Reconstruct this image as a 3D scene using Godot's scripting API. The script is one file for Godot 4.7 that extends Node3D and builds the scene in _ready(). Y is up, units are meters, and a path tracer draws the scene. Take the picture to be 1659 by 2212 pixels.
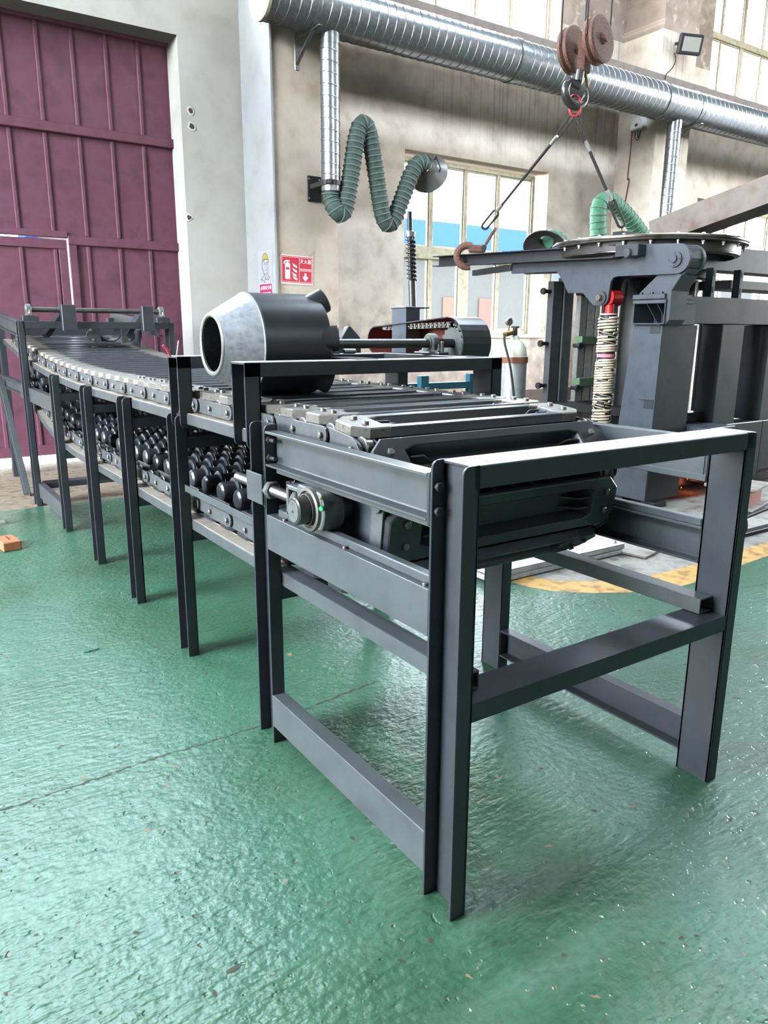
extends Node3D
# A workshop bay: a mould-chain casting conveyor in front, a furnace stand, crane hook, duct and windows behind.
# World: x to the right across the conveyor, y up, -z along the conveyor; metres.

var M := {}
var used := {}
var rng := RandomNumberGenerator.new()


class MB:
	var v := PackedVector3Array()
	var n := PackedVector3Array()
	var uv := PackedVector2Array()
	var uv2 := PackedVector2Array()
	var x := Transform3D()

	func tri(a: Vector3, b: Vector3, c: Vector3, na: Vector3, nb: Vector3, nc: Vector3) -> void:
		if (b - a).cross(c - a).dot(na + nb + nc) > 0.0:
			var t := b
			b = c
			c = t
			t = nb
			nb = nc
			nc = t
		for p in [a, b, c]:
			v.append(x * p)
		for p in [na, nb, nc]:
			n.append((x.basis * p).normalized())

	func flat(a: Vector3, b: Vector3, c: Vector3, nn: Vector3) -> void:
		tri(a, b, c, nn, nn, nn)

	func quad(a: Vector3, b: Vector3, c: Vector3, d: Vector3, nn: Vector3) -> void:
		flat(a, b, c, nn)
		flat(a, c, d, nn)

	func box(lo: Vector3, hi: Vector3, bev := 0.003) -> MB:
		var c := (lo + hi) / 2.0
		var h := (hi - lo).abs() / 2.0
		var b: float = minf(bev, minf(h.x, minf(h.y, h.z)) * 0.6)
		var V := func(s: Vector3, ax: int) -> Vector3:
			var p := Vector3(h.x - b, h.y - b, h.z - b)
			p[ax] = h[ax]
			return c + p * s
		for ax in 3:
			var u := (ax + 1) % 3
			var w := (ax + 2) % 3
			for s in [-1.0, 1.0]:
				var q := []
				for k in [[-1, -1], [1, -1], [1, 1], [-1, 1]]:
					var sg := Vector3()
					sg[ax] = s
					sg[u] = k[0]
					sg[w] = k[1]
					q.append(V.call(sg, ax))
				var nn := Vector3()
				nn[ax] = s
				quad(q[0], q[1], q[2], q[3], nn)
		if b <= 0.0:
			return self
		for ax in 3:
			var u := (ax + 1) % 3
			var w := (ax + 2) % 3
			for su in [-1.0, 1.0]:
				for sw in [-1.0, 1.0]:
					var s0 := Vector3()
					s0[ax] = -1
					s0[u] = su
					s0[w] = sw
					var s1 := s0
					s1[ax] = 1
					var nn := s0
					nn[ax] = 0
					quad(V.call(s0, u), V.call(s1, u), V.call(s1, w), V.call(s0, w), nn.normalized())
		for a in [-1.0, 1.0]:
			for bb in [-1.0, 1.0]:
				for d in [-1.0, 1.0]:
					var s := Vector3(a, bb, d)
					flat(V.call(s, 0), V.call(s, 1), V.call(s, 2), s.normalized())
		return self

	func prism(poly: PackedVector2Array, z0: float, z1: float, bev := 0.0, smooth := false) -> MB:
		# polygon in xy, extruded along z; cap edges chamfered by bev
		var p := poly
		if Geometry2D.is_polygon_clockwise(p):
			p = p.duplicate()
			p.reverse()
		var k := p.size()
		var en := PackedVector2Array()
		for i in k:
			var e := (p[(i + 1) % k] - p[i]).normalized()
			en.append(Vector2(e.y, -e.x))
		if z0 > z1:
			var t := z0
			z0 = z1
			z1 = t
		var ins := PackedVector2Array()
		var vn := PackedVector2Array()
		for i in k:
			var a := en[(i + k - 1) % k]
			var b := en[i]
			var m := (a + b).normalized()
			vn.append(m)
			ins.append(p[i] - m * bev / maxf(0.3, m.dot(a)))
		for i in k:
			var j := (i + 1) % k
			var A := Vector3(p[i].x, p[i].y, z0 + bev)
			var B := Vector3(p[j].x, p[j].y, z0 + bev)
			var C := Vector3(p[j].x, p[j].y, z1 - bev)
			var D := Vector3(p[i].x, p[i].y, z1 - bev)
			var ni := Vector3(en[i].x, en[i].y, 0)
			if smooth:
				var na := Vector3(vn[i].x, vn[i].y, 0)
				var nb := Vector3(vn[j].x, vn[j].y, 0)
				tri(A, B, C, na, nb, nb)
				tri(A, C, D, na, nb, na)
			else:
				quad(A, B, C, D, ni)
			if bev > 0.0:
				quad(A, B, Vector3(ins[j].x, ins[j].y, z0), Vector3(ins[i].x, ins[i].y, z0), (ni + Vector3(0, 0, -1)).normalized())
				quad(D, C, Vector3(ins[j].x, ins[j].y, z1), Vector3(ins[i].x, ins[i].y, z1), (ni + Vector3(0, 0, 1)).normalized())
		var t3 := Geometry2D.triangulate_polygon(ins)
		for i in range(0, t3.size(), 3):
			var a := ins[t3[i]]
			var b := ins[t3[i + 1]]
			var c := ins[t3[i + 2]]
			flat(Vector3(a.x, a.y, z0), Vector3(b.x, b.y, z0), Vector3(c.x, c.y, z0), Vector3(0, 0, -1))
			flat(Vector3(a.x, a.y, z1), Vector3(b.x, b.y, z1), Vector3(c.x, c.y, z1), Vector3(0, 0, 1))
		return self

	func lathe(prof: Array, seg := 20, smooth := false, a0 := 0.0, a1 := TAU) -> MB:
		# prof: [r, h] pairs along y; outside is to the right of the run when r grows outward
		var k := prof.size()
		var sn := []
		for i in k - 1:
			var d := Vector2(prof[i + 1][0] - prof[i][0], prof[i + 1][1] - prof[i][1])
			sn.append(Vector2(d.y, -d.x).normalized())
		for i in k - 1:
			var na: Vector2 = sn[i]
			var nb: Vector2 = sn[i]
			if smooth:
				if i > 0:
					na = (sn[i] + sn[i - 1]).normalized()
				if i < k - 2:
					nb = (sn[i] + sn[i + 1]).normalized()
			for s in seg:
				var t0 := a0 + (a1 - a0) * s / seg
				var t1 := a0 + (a1 - a0) * (s + 1) / seg
				var c0 := Vector3(cos(t0), 0, sin(t0))
				var c1 := Vector3(cos(t1), 0, sin(t1))
				var A: Vector3 = c0 * prof[i][0] + Vector3(0, prof[i][1], 0)
				var B: Vector3 = c1 * prof[i][0] + Vector3(0, prof[i][1], 0)
				var C: Vector3 = c1 * prof[i + 1][0] + Vector3(0, prof[i + 1][1], 0)
				var D: Vector3 = c0 * prof[i + 1][0] + Vector3(0, prof[i + 1][1], 0)
				var nA := c0 * na.x + Vector3(0, na.y, 0)
				var nB := c1 * na.x + Vector3(0, na.y, 0)
				var nC := c1 * nb.x + Vector3(0, nb.y, 0)
				var nD := c0 * nb.x + Vector3(0, nb.y, 0)
				if prof[i][0] > 0.0:
					tri(A, B, C, nA, nB, nC)
				if prof[i + 1][0] > 0.0:
					tri(A, C, D, nA, nC, nD)
		return self

	func cyl(a: Vector3, b: Vector3, r: float, seg := 16, ch := 0.002) -> MB:
		var keep := x
		x = x * MB.along(a, b)
		var L := (b - a).length()
		ch = minf(ch, minf(r, L) * 0.4)
		lathe([[0.0, 0.0], [r - ch, 0.0], [r, ch], [r, L - ch], [r - ch, L], [0.0, L]], seg)
		x = keep
		return self

	static func along(a: Vector3, b: Vector3) -> Transform3D:
		var y := (b - a).normalized()
		var h := Vector3(1, 0, 0) if absf(y.x) < 0.9 else Vector3(0, 0, 1)
		var z := h.cross(y).normalized()
		return Transform3D(Basis(y.cross(z), y, z), a)

	func tube(pts: Array, rad: Variant, seg := 10, caps := true, closed := false) -> MB:
		var k := pts.size()
		var rings := []
		var norms := []
		var prev := Vector3()
		for i in k:
			var d: Vector3
			if closed:
				d = (pts[(i + 1) % k] - pts[(i + k - 1) % k]).normalized()
			else:
				d = (pts[mini(i + 1, k - 1)] - pts[maxi(i - 1, 0)]).normalized()
			if i == 0:
				prev = (Vector3(0, 1, 0) if absf(d.y) < 0.9 else Vector3(1, 0, 0)).cross(d).normalized()
			prev = (prev - d * prev.dot(d)).normalized()
			var w := d.cross(prev)
			var r: float = rad[i] if rad is Array else rad
			var ring := []
			var nr := []
			for s in seg:
				var t := TAU * s / seg
				var o := prev * cos(t) + w * sin(t)
				nr.append(o)
				ring.append(pts[i] + o * r)
			rings.append(ring)
			norms.append(nr)
		for i in (k if closed else k - 1):
			var j := (i + 1) % k
			for s in seg:
				var q := (s + 1) % seg
				tri(rings[i][s], rings[i][q], rings[j][q], norms[i][s], norms[i][q], norms[j][q])
				tri(rings[i][s], rings[j][q], rings[j][s], norms[i][s], norms[j][q], norms[j][s])
		if caps and not closed:
			for e in [0, k - 1]:
				var d: Vector3 = (pts[0] - pts[1]).normalized() if e == 0 else (pts[k - 1] - pts[k - 2]).normalized()
				for s in range(1, seg - 1):
					flat(rings[e][0], rings[e][s], rings[e][s + 1], d)
		return self

	func bolt(at: Vector3, dir: Vector3, r := 0.012, h := 0.01, shank := 0.0) -> MB:
		var keep := x
		x = x * MB.along(at, at + dir)
		var c := r * 0.15
		lathe([[0.0, 0.0], [r, 0.0], [r, h - c], [r - c, h], [0.0, h]], 6)
		if shank > 0.0:
			lathe([[r * 0.55, h], [r * 0.55, h + shank - 0.002], [r * 0.4, h + shank], [0.0, h + shank]], 8)
		x = keep
		return self

	func maps(f: Callable) -> MB:
		uv.resize(v.size())
		uv2.resize(v.size())
		for i in v.size():
			var q: Vector4 = f.call(v[i], n[i])
			uv[i] = Vector2(q.x, q.y)
			uv2[i] = Vector2(q.z, q.w)
		return self

	func mesh() -> ArrayMesh:
		var a := []
		a.resize(Mesh.ARRAY_MAX)
		a[Mesh.ARRAY_VERTEX] = v
		a[Mesh.ARRAY_NORMAL] = n
		if uv.size() == v.size():
			a[Mesh.ARRAY_TEX_UV] = uv
			a[Mesh.ARRAY_TEX_UV2] = uv2
		var m := ArrayMesh.new()
		m.add_surface_from_arrays(Mesh.PRIMITIVE_TRIANGLES, a)
		return m


func numbered(called: String, parent: Node) -> String:
	var key := "%d/%s" % [parent.get_instance_id(), called]
	used[key] = used.get(key, -1) + 1
	return called if used[key] == 0 else "%s_%03d" % [called, used[key]]


func obj(called: String, m: Variant, mat: Material, parent: Node = self, at := Transform3D()) -> MeshInstance3D:
	var o := MeshInstance3D.new()
	o.name = numbered(called, parent)
	o.mesh = m.mesh() if m is MB else m
	o.material_override = mat
	o.transform = at
	parent.add_child(o, true)
	return o


func tag(o: Node, label: String, category: String, group := "") -> Node:
	o.set_meta("label", label)
	o.set_meta("category", category)
	if group:
		o.set_meta("group", group)
	return o


func thing(called: String, label: String, category: String, at := Vector3.ZERO, group := "") -> Node3D:
	var o := Node3D.new()
	o.name = numbered(called, self)
	o.position = at
	add_child(o, true)
	tag(o, label, category, group)
	return o


func struct(called: String, m: Variant, mat: Material, label := "") -> MeshInstance3D:
	var o := obj(called, m, mat)
	o.set_meta("kind", "structure")
	if label:
		o.set_meta("label", label)
	return o


func group_struct(called: String, label := "") -> Node3D:
	var o := Node3D.new()
	o.name = numbered(called, self)
	add_child(o, true)
	o.set_meta("kind", "structure")
	if label:
		o.set_meta("label", label)
	return o


func stuff(o: Node) -> Node:
	o.set_meta("kind", "stuff")
	return o


func BX(lo: Vector3, hi: Vector3, bev := 0.003) -> MB:
	return MB.new().box(lo, hi, bev)


func V3(x: float, y: float, z: float) -> Vector3:
	return Vector3(x, y, z)


func polyv(a: Array) -> PackedVector2Array:
	var p := PackedVector2Array()
	for i in range(0, a.size(), 2):
		p.append(Vector2(a[i], a[i + 1]))
	return p


func rounded(a: PackedVector2Array, r: Variant, seg := 5) -> PackedVector2Array:
	# polygon with corners rounded; r a number or one radius per corner
	var p := PackedVector2Array()
	var k := a.size()
	for i in k:
		var q: float = r[i] if r is Array else r
		if q <= 0.0:
			p.append(a[i])
			continue
		var d0 := (a[(i + k - 1) % k] - a[i])
		var d1 := (a[(i + 1) % k] - a[i])
		var t: float = minf(q, minf(d0.length(), d1.length()) * 0.49)
		var s := a[i] + d0.normalized() * t
		var e := a[i] + d1.normalized() * t
		for j in seg + 1:
			var f := float(j) / seg
			p.append(s.lerp(a[i], f).lerp(a[i].lerp(e, f), f))
	return p


func stadium(x0: float, x1: float, r: float, seg := 8) -> PackedVector2Array:
	var p := PackedVector2Array()
	for j in seg + 1:
		var t := -PI / 2 + PI * j / seg
		p.append(Vector2(x1 + r * cos(t), r * sin(t)))
	for j in seg + 1:
		var t := PI / 2 + PI * j / seg
		p.append(Vector2(x0 + r * cos(t), r * sin(t)))
	return p


func circle(c: Vector2, r: float, seg := 24) -> PackedVector2Array:
	var p := PackedVector2Array()
	for j in seg:
		p.append(c + Vector2(cos(TAU * j / seg), sin(TAU * j / seg)) * r)
	return p


# frames for prisms: polygon axes given as world directions
func frame(px: Vector3, py: Vector3, o := Vector3.ZERO) -> Transform3D:
	return Transform3D(Basis(px, py, px.cross(py)), o)


const XF := Vector3(1, 0, 0)
const YF := Vector3(0, 1, 0)
const ZF := Vector3(0, 0, 1)


func chan(h: float, w: float, t := 0.008) -> PackedVector2Array:
	# C section: web at x 0..t, flanges to x = w, height h centred on y
	var c := 0.002
	var k := h / 2
	return polyv([0, -k + c, c, -k, w - c, -k, w, -k + c, w, -k + t, t + 0.004, -k + t, t, -k + t + 0.004, t, k - t - 0.004, t + 0.004, k - t, w, k - t, w, k - c, w - c, k, c, k, 0, k - c])


func sect(m: MB, poly: PackedVector2Array, a: Vector3, b: Vector3, px: Vector3, bev := 0.001) -> MB:
	# section extruded from a to b; px is the world direction of the section's x
	var z := (b - a).normalized()
	px = (px - z * px.dot(z)).normalized()
	var keep := m.x
	m.x = m.x * Transform3D(Basis(px, z.cross(px), z), a)
	m.prism(poly, 0.0, (b - a).length(), bev)
	m.x = keep
	return m


func rect_tube(m: MB, a: Vector3, b: Vector3, px: Vector3, w: float, h: float, t := 0.004) -> MB:
	# open-ended rectangular hollow section
	var z := (b - a).normalized()
	var keep := m.x
	m.x = m.x * Transform3D(Basis(px, z.cross(px), z), a)
	var L := (b - a).length()
	m.box(V3(-w / 2, -h / 2, 0), V3(-w / 2 + t, h / 2, L), 0.001)
	m.box(V3(w / 2 - t, -h / 2, 0), V3(w / 2, h / 2, L), 0.001)
	m.box(V3(-w / 2 + t, h / 2 - t, 0), V3(w / 2 - t, h / 2, L), 0.0005)
	m.box(V3(-w / 2 + t, -h / 2, 0), V3(w / 2 - t, -h / 2 + t, L), 0.0005)
	m.x = keep
	return m


# ---------------------------------------------------------------- materials
func fnoise(sd: int, freq: float, oct := 4, type := FastNoiseLite.TYPE_SIMPLEX_SMOOTH, fractal := FastNoiseLite.FRACTAL_FBM) -> FastNoiseLite:
	var f := FastNoiseLite.new()
	f.seed = sd
	f.frequency = freq
	f.noise_type = type
	f.fractal_type = fractal
	f.fractal_octaves = oct
	return f


func ntex(sd: int, freq: float, cols: Array, size := 512, oct := 5, normal := 0.0) -> NoiseTexture2D:
	var t := NoiseTexture2D.new()
	t.noise = fnoise(sd, freq, oct)
	t.width = size
	t.height = size
	t.seamless = true
	t.generate_mipmaps = false
	if normal > 0.0:
		t.as_normal_map = true
		t.bump_strength = normal
	else:
		var g := Gradient.new()
		g.offsets = PackedFloat32Array(range(cols.size()).map(func(i): return float(i) / (cols.size() - 1)))
		g.colors = PackedColorArray(cols)
		t.color_ramp = g
	return t


func S(r: int, g: int, b: int) -> Color:
	return Color(r / 255.0, g / 255.0, b / 255.0)


func mat(c: Color, rough := 0.6, metal := 0.0, tex: Texture2D = null, scale := 1.0) -> StandardMaterial3D:
	var m := StandardMaterial3D.new()
	m.albedo_color = c
	m.roughness = rough
	m.metallic = metal
	if tex:
		m.albedo_texture = tex
	m.uv1_triplanar = true
	m.uv1_world_triplanar = true
	m.uv1_scale = Vector3.ONE * scale
	return m


func grey(a: float, b: float) -> Array:
	return [Color(a, a, a), Color(b, b, b)]


func make_materials() -> void:
	var soft := ntex(3, 0.012, [S(205, 205, 205), S(240, 240, 240), S(255, 255, 255), S(235, 232, 228)], 512, 5)
	var rough_map := ntex(7, 0.02, [Color(0.75, 0.75, 0.75), Color(1, 1, 1)], 256, 4)
	var grain := ntex(11, 0.15, [], 512, 3, 3.0)
	var paint := func(c: Color, r: float) -> StandardMaterial3D:
		var m := mat(c, r, 0.0, soft, 0.9)
		m.roughness_texture = rough_map
		m.metallic_specular = 0.5
		return m
	M.paint = paint.call(S(49, 52, 57), 0.40)
	M.paint_grey = paint.call(S(71, 75, 77), 0.42)
	M.paint_mill = paint.call(S(66, 72, 80), 0.45)
	M.paint_black = paint.call(S(30, 31, 33), 0.45)
	M.drum = paint.call(S(38, 40, 44), 0.45)
	M.mould = paint.call(S(46, 48, 53), 0.36)
	M.mould.metallic_specular = 0.65
	M.mould_end = mat(S(132, 128, 121), 0.42, 0.5, ntex(21, 0.05, [S(150, 148, 145), S(255, 255, 255), S(200, 196, 190)], 256, 5), 3.0)
	M.steel = mat(S(150, 148, 143), 0.34, 0.75, soft, 4.0)
	M.link = mat(S(100, 102, 104), 0.4, 0.45, soft, 4.0)
	M.bolt = mat(S(165, 163, 158), 0.32, 0.8)
	M.dark_steel = mat(S(92, 90, 88), 0.36, 0.7, soft, 3.0)
	M.casting = mat(S(100, 104, 102), 0.45, 0.25, soft, 3.0)
	M.primer = mat(S(112, 52, 42), 0.6)
	M.galv = mat(S(226, 228, 230), 0.28, 0.85, ntex(31, 0.03, [S(190, 192, 196), S(225, 227, 230), S(255, 255, 255)], 512, 4), 1.2)
	M.ring_steel = mat(S(150, 146, 140), 0.3, 0.8, ntex(33, 0.02, [S(150, 120, 105), S(215, 213, 210), S(255, 255, 255)], 256, 4), 1.5)
	M.hose_wire = mat(S(94, 110, 103), 0.6)
	M.hose = mat(S(74, 94, 86), 0.75, 0.0, ntex(35, 0.04, [S(150, 150, 150), S(255, 255, 255)], 256, 4), 2.0)
	M.hose_light = mat(S(86, 150, 118), 0.75, 0.0, ntex(36, 0.04, [S(170, 170, 170), S(255, 255, 255)], 256, 4), 2.0)
	M.hood = mat(S(120, 118, 116), 0.4, 0.5, soft, 2.0)
	M.hood_black = mat(S(60, 58, 57), 0.5, 0.2, soft, 2.0)
	M.rust = mat(S(116, 84, 70), 0.75, 0.1, ntex(37, 0.03, [S(120, 100, 95), S(215, 200, 195), S(255, 255, 255), S(255, 215, 185)], 512, 5), 2.5)
	M.rope = mat(S(52, 48, 46), 0.6, 0.4)
	M.red = mat(S(205, 40, 42), 0.4)
	M.red_link = mat(S(196, 60, 74), 0.4)
	M.white = mat(S(236, 234, 228), 0.5, 0.0, soft, 2.0)
	M.straw = mat(S(214, 200, 176), 0.9, 0.0, ntex(39, 0.06, [S(190, 180, 165), S(255, 255, 255), S(240, 225, 200)], 256, 4), 4.0)
	M.black = mat(S(26, 26, 28), 0.5)
	M.rubber = mat(S(30, 30, 32), 0.75)
	M.cream = mat(S(246, 236, 206), 0.55, 0.0, ntex(41, 0.02, [S(222, 216, 204), S(246, 244, 240), S(255, 255, 255)], 256, 5), 1.5)
	M.cap = mat(S(226, 218, 184), 0.6, 0.0, soft, 2.0)
	M.wood = mat(S(186, 122, 84), 0.75, 0.0, ntex(43, 0.05, [S(190, 170, 150), S(255, 255, 255)], 256, 4), 5.0)
	M.teal = mat(S(26, 84, 100), 0.5, 0.0, soft, 2.0)
	M.alu = mat(S(176, 174, 170), 0.4, 0.6, soft, 2.0)
	M.green_block = mat(S(96, 122, 92), 0.55, 0.0, soft, 3.0)
	M.gas = mat(S(176, 178, 176), 0.4, 0.35, soft, 2.0)
	M.brass = mat(S(170, 140, 84), 0.35, 0.8)
	M.blue = mat(S(36, 104, 196), 0.5)
	M.panel = mat(S(232, 231, 226), 0.5, 0.0, soft, 1.5)
	M.arm = mat(S(116, 107, 101), 0.55, 0.3, ntex(45, 0.008, [S(205, 180, 165), S(240, 235, 230), S(255, 255, 255), S(235, 215, 200)], 512, 5), 0.8)
	M.door = mat(S(106, 62, 78), 0.6, 0.0, ntex(47, 0.01, [S(205, 200, 205), S(255, 255, 255), S(228, 215, 220)], 512, 5), 0.5)
	# walls
	M.white_wall = mat(S(200, 197, 190), 0.9, 0.0, ntex(51, 0.008, [S(236, 234, 231), S(249, 248, 246), S(255, 255, 255), S(250, 249, 247)], 1024, 6), 0.25)
	M.white_wall.heightmap_enabled = true
	M.white_wall.heightmap_scale = 0.25
	M.white_wall.heightmap_texture = ntex(52, 0.02, [Color.BLACK, Color.WHITE], 512, 5)
	M.wall = mat(S(255, 241, 224), 0.92)
	M.wall.uv1_triplanar = false
	M.wall.albedo_texture = ntex(53, 0.006, [S(222, 218, 213), S(244, 242, 240), S(255, 255, 255), S(246, 244, 241)], 1024, 7)
	M.wall.detail_enabled = true
	M.wall.detail_blend_mode = BaseMaterial3D.BLEND_MODE_MUL
	M.wall.detail_uv_layer = BaseMaterial3D.DETAIL_UV_2
	M.wall.detail_albedo = wall_stains()
	M.wall.heightmap_enabled = true
	M.wall.heightmap_scale = 0.2
	M.wall.heightmap_texture = ntex(54, 0.03, [Color.BLACK, Color.WHITE], 512, 6)
	M.wall_pilaster = M.wall.duplicate()
	M.wall_pilaster.albedo_color = S(204, 190, 174)
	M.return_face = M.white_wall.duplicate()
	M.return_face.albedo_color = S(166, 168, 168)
	M.dim_wall = mat(S(120, 116, 112), 0.9)
	M.ceiling = mat(S(200, 198, 194), 0.9)
	M.skirting = mat(S(92, 76, 68), 0.8, 0.0, soft, 1.0)
	M.concrete = mat(S(150, 144, 138), 0.85, 0.0, ntex(55, 0.01, [S(150, 144, 140), S(225, 222, 218), S(255, 255, 255), S(190, 184, 178)], 1024, 6), 0.5)
	M.dusty = mat(S(146, 130, 112), 0.7, 0.0, ntex(56, 0.012, [S(120, 112, 100), S(220, 215, 205), S(255, 255, 255), S(200, 190, 175)], 1024, 6), 0.6)
	M.ledge = mat(S(140, 128, 122), 0.9, 0.0, soft, 0.7)
	M.yellow = mat(S(196, 152, 80), 0.6, 0.0, ntex(57, 0.02, [S(140, 130, 120), S(240, 236, 228), S(255, 255, 255)], 512, 6), 0.8)
	M.glass = StandardMaterial3D.new()
	M.glass.albedo_color = Color(0.6, 0.62, 0.62, 0.03)
	M.glass.transparency = BaseMaterial3D.TRANSPARENCY_ALPHA
	M.glass.roughness = 0.02
	M.dirty_glass = StandardMaterial3D.new()
	M.dirty_glass.albedo_color = Color(0.6, 0.6, 0.58, 0.06)
	M.dirty_glass.transparency = BaseMaterial3D.TRANSPARENCY_ALPHA
	M.dirty_glass.roughness = 0.05
	M.dust_sheen = mat(S(196, 194, 188), 0.6, 0.0, ntex(91, 0.02, [S(150, 150, 150), S(225, 224, 222), S(255, 255, 255), S(235, 233, 230)], 512, 5), 1.6)  # pale dust, with the bright sheen of the beam tops put into the colour
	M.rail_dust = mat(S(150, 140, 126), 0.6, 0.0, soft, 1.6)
	floor_material()


func wall_stains() -> ImageTexture:
	# the window bay's plaster: run-off streaks under the upper window, damp at the foot, scuffs
	var W := 1024
	var H := 768
	var im := Image.create(W, H, false, Image.FORMAT_RGB8)
	var n1 := fnoise(61, 0.006, 5)
	var n2 := fnoise(62, 0.03, 4)
	var n3 := fnoise(63, 0.09, 2)
	for y in H:
		var hh := 6.0 * (1.0 - float(y) / H)
		for x in W:
			var wx := 2.9 + 8.0 * float(x) / W
			var c := 1.0 + 0.10 * n1.get_noise_2d(x, y)
			var grime := clampf((1.75 - hh) / 1.2 + 0.55 * n2.get_noise_2d(x, y), 0.0, 1.0)
			c -= 0.28 * grime
			var st := clampf(n3.get_noise_2d(x * 1.6, 40.0 + y * 0.012) * 2.4 - 0.35, 0.0, 1.0) * smoothstep(3.6, 5.2, hh) * smoothstep(5.2, 6.4, wx)
			c -= 0.15 * st
			c -= 0.03 * smoothstep(4.0, 5.6, hh) * smoothstep(4.6, 7.0, wx)
			var peel := smoothstep(0.28, 0.5, n2.get_noise_2d(x * 0.8 + 500.0, y * 0.8)) * smoothstep(2.3, 1.2, hh)
			var col := Color(c, c * lerpf(1.0, 0.955, grime), c * lerpf(1.0, 0.955, grime))
			col = col.lerp(Color(0.98, 0.97, 0.96), 0.55 * peel)
			im.set_pixel(x, y, col.clamp(Color(0, 0, 0), Color(1, 1, 1)))
	return ImageTexture.create_from_image(im)


func floor_material() -> void:
	var N := 1024
	var f1 := fnoise(71, 0.010, 5, FastNoiseLite.TYPE_SIMPLEX_SMOOTH, FastNoiseLite.FRACTAL_RIDGED)
	var f2 := fnoise(72, 0.045, 4)
	var f3 := fnoise(73, 0.012, 5)
	var f4 := fnoise(74, 0.028, 3)
	var a := f1.get_seamless_image(N, N)
	var str1 := f2.get_seamless_image(N / 4, N)
	str1.resize(N, N, Image.INTERPOLATE_CUBIC)
	var b := f2.get_seamless_image(N, N)
	var c := f3.get_seamless_image(N, N)
	var d := f4.get_seamless_image(N, N)
	var hi := Image.create(N, N, false, Image.FORMAT_L8)
	var al := Image.create(N, N, false, Image.FORMAT_RGB8)
	for y in N:
		for x in N:
			var rid := a.get_pixel(x, y).r
			var s := str1.get_pixel(x, y).r
			var fine := b.get_pixel(x, y).r
			var big := c.get_pixel(x, y).r
			var pit := smoothstep(0.80, 0.9, d.get_pixel(x, y).r) 
			var h := 0.34 * big + 0.30 * s + 0.26 * fine + 0.10 * rid - 0.35 * pit
			hi.set_pixel(x, y, Color(h, h, h))
			var col := S(54, 95, 74).lerp(S(66, 103, 84), big)
			col = col.lerp(S(43, 78, 60), 0.5 * smoothstep(0.6, 0.2, fine))
			col = col.lerp(S(120, 126, 104), 0.45 * smoothstep(0.80, 0.95, rid * (0.5 + 0.6 * s)))
			col = col.lerp(S(98, 80, 60), 0.8 * smoothstep(0.5, 1.0, pit) * smoothstep(0.45, 0.65, big))
			al.set_pixel(x, y, col)
	var m := StandardMaterial3D.new()
	m.albedo_texture = ImageTexture.create_from_image(al)
	m.roughness = 0.4
	m.metallic_specular = 0.5
	m.heightmap_enabled = true
	m.heightmap_scale = 0.8
	m.heightmap_texture = ImageTexture.create_from_image(hi)
	m.detail_enabled = true
	m.detail_blend_mode = BaseMaterial3D.BLEND_MODE_MUL
	m.detail_uv_layer = BaseMaterial3D.DETAIL_UV_2
	m.detail_albedo = ntex(75, 0.012, [S(206, 200, 176), S(236, 236, 226), S(255, 255, 255), S(250, 252, 248)], 512, 5)
	M.floor = m


# ---------------------------------------------------------------- scene
func _ready() -> void:
	rng.seed = 4
	# camera: a phone held at about head height, tilted down a little
	var cam := Camera3D.new()
	cam.name = "camera"
	var yaw := 0.593028
	var pitch := 0.237438
	var roll := 0.005366
	var fw := Vector3(sin(yaw) * cos(pitch), -sin(pitch), -cos(yaw) * cos(pitch))
	var rt := Vector3(cos(yaw), 0, sin(yaw))
	var up := rt.cross(fw)
	cam.transform = Transform3D(Basis(rt * cos(roll) + up * sin(roll), -rt * sin(roll) + up * cos(roll), -fw), Vector3(-1.0894, 1.5, 1.268))
	cam.fov = 68.72
	cam.near = 0.05
	add_child(cam)
	# sky: bright hazy daylight, the only light of the hall
	var env := Environment.new()
	env.background_mode = Environment.BG_SKY
	var sky := Sky.new()
	var sm := ProceduralSkyMaterial.new()
	sm.sky_top_color = Color(0.88, 0.945, 1.0)
	sm.sky_horizon_color = Color(1.0, 0.985, 0.96)
	sm.ground_horizon_color = Color(0.9, 0.88, 0.84)
	sm.ground_bottom_color = Color(0.5, 0.48, 0.45)
	sm.sky_energy_multiplier = 20.0
	sm.ground_energy_multiplier = 7.0
	sky.sky_material = sm
	env.sky = sky
	env.tonemap_mode = Environment.TONE_MAPPER_LINEAR
	env.tonemap_exposure = 0.05
	env.sdfgi_enabled = true
	env.ssao_enabled = true
	env.ssil_enabled = true
	var we := WorldEnvironment.new()
	we.name = "daylight"
	we.environment = env
	add_child(we)
	make_materials()
	build_shell()
	build_outside()
	build_conveyor()
	build_furnace()
	build_hook()
	build_duct()
	build_signs()
	build_fittings()


func wall_uv(p: Vector3, n: Vector3) -> Vector4:
	var u := p.x if absf(n.x) < 0.7 else p.z
	return Vector4(u / 2.6, -p.y / 2.6, (p.x - 2.9) / 8.0, 1.0 - p.y / 6.0)


func wall_with_holes(a0: float, a1: float, y0: float, y1: float, holes: Array, make_box: Callable) -> MB:
	# holes: [a0, y0, a1, y1]; the wall is cut into boxes round them
	var m := MB.new()
	var xs := [a0, a1]
	for h in holes:
		xs.append(h[0])
		xs.append(h[2])
	xs.sort()
	for i in xs.size() - 1:
		if xs[i + 1] - xs[i] < 0.001:
			continue
		var mid: float = (xs[i] + xs[i + 1]) / 2
		var ys := []
		for h in holes:
			if h[0] < mid and h[2] > mid:
				ys.append([h[1], h[3]])
		ys.sort()
		var at := y0
		for s in ys:
			if s[0] > at:
				make_box.call(m, xs[i], xs[i + 1], at, s[0])
			at = s[1]
		if at < y1:
			make_box.call(m, xs[i], xs[i + 1], at, y1)
	return m


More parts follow.
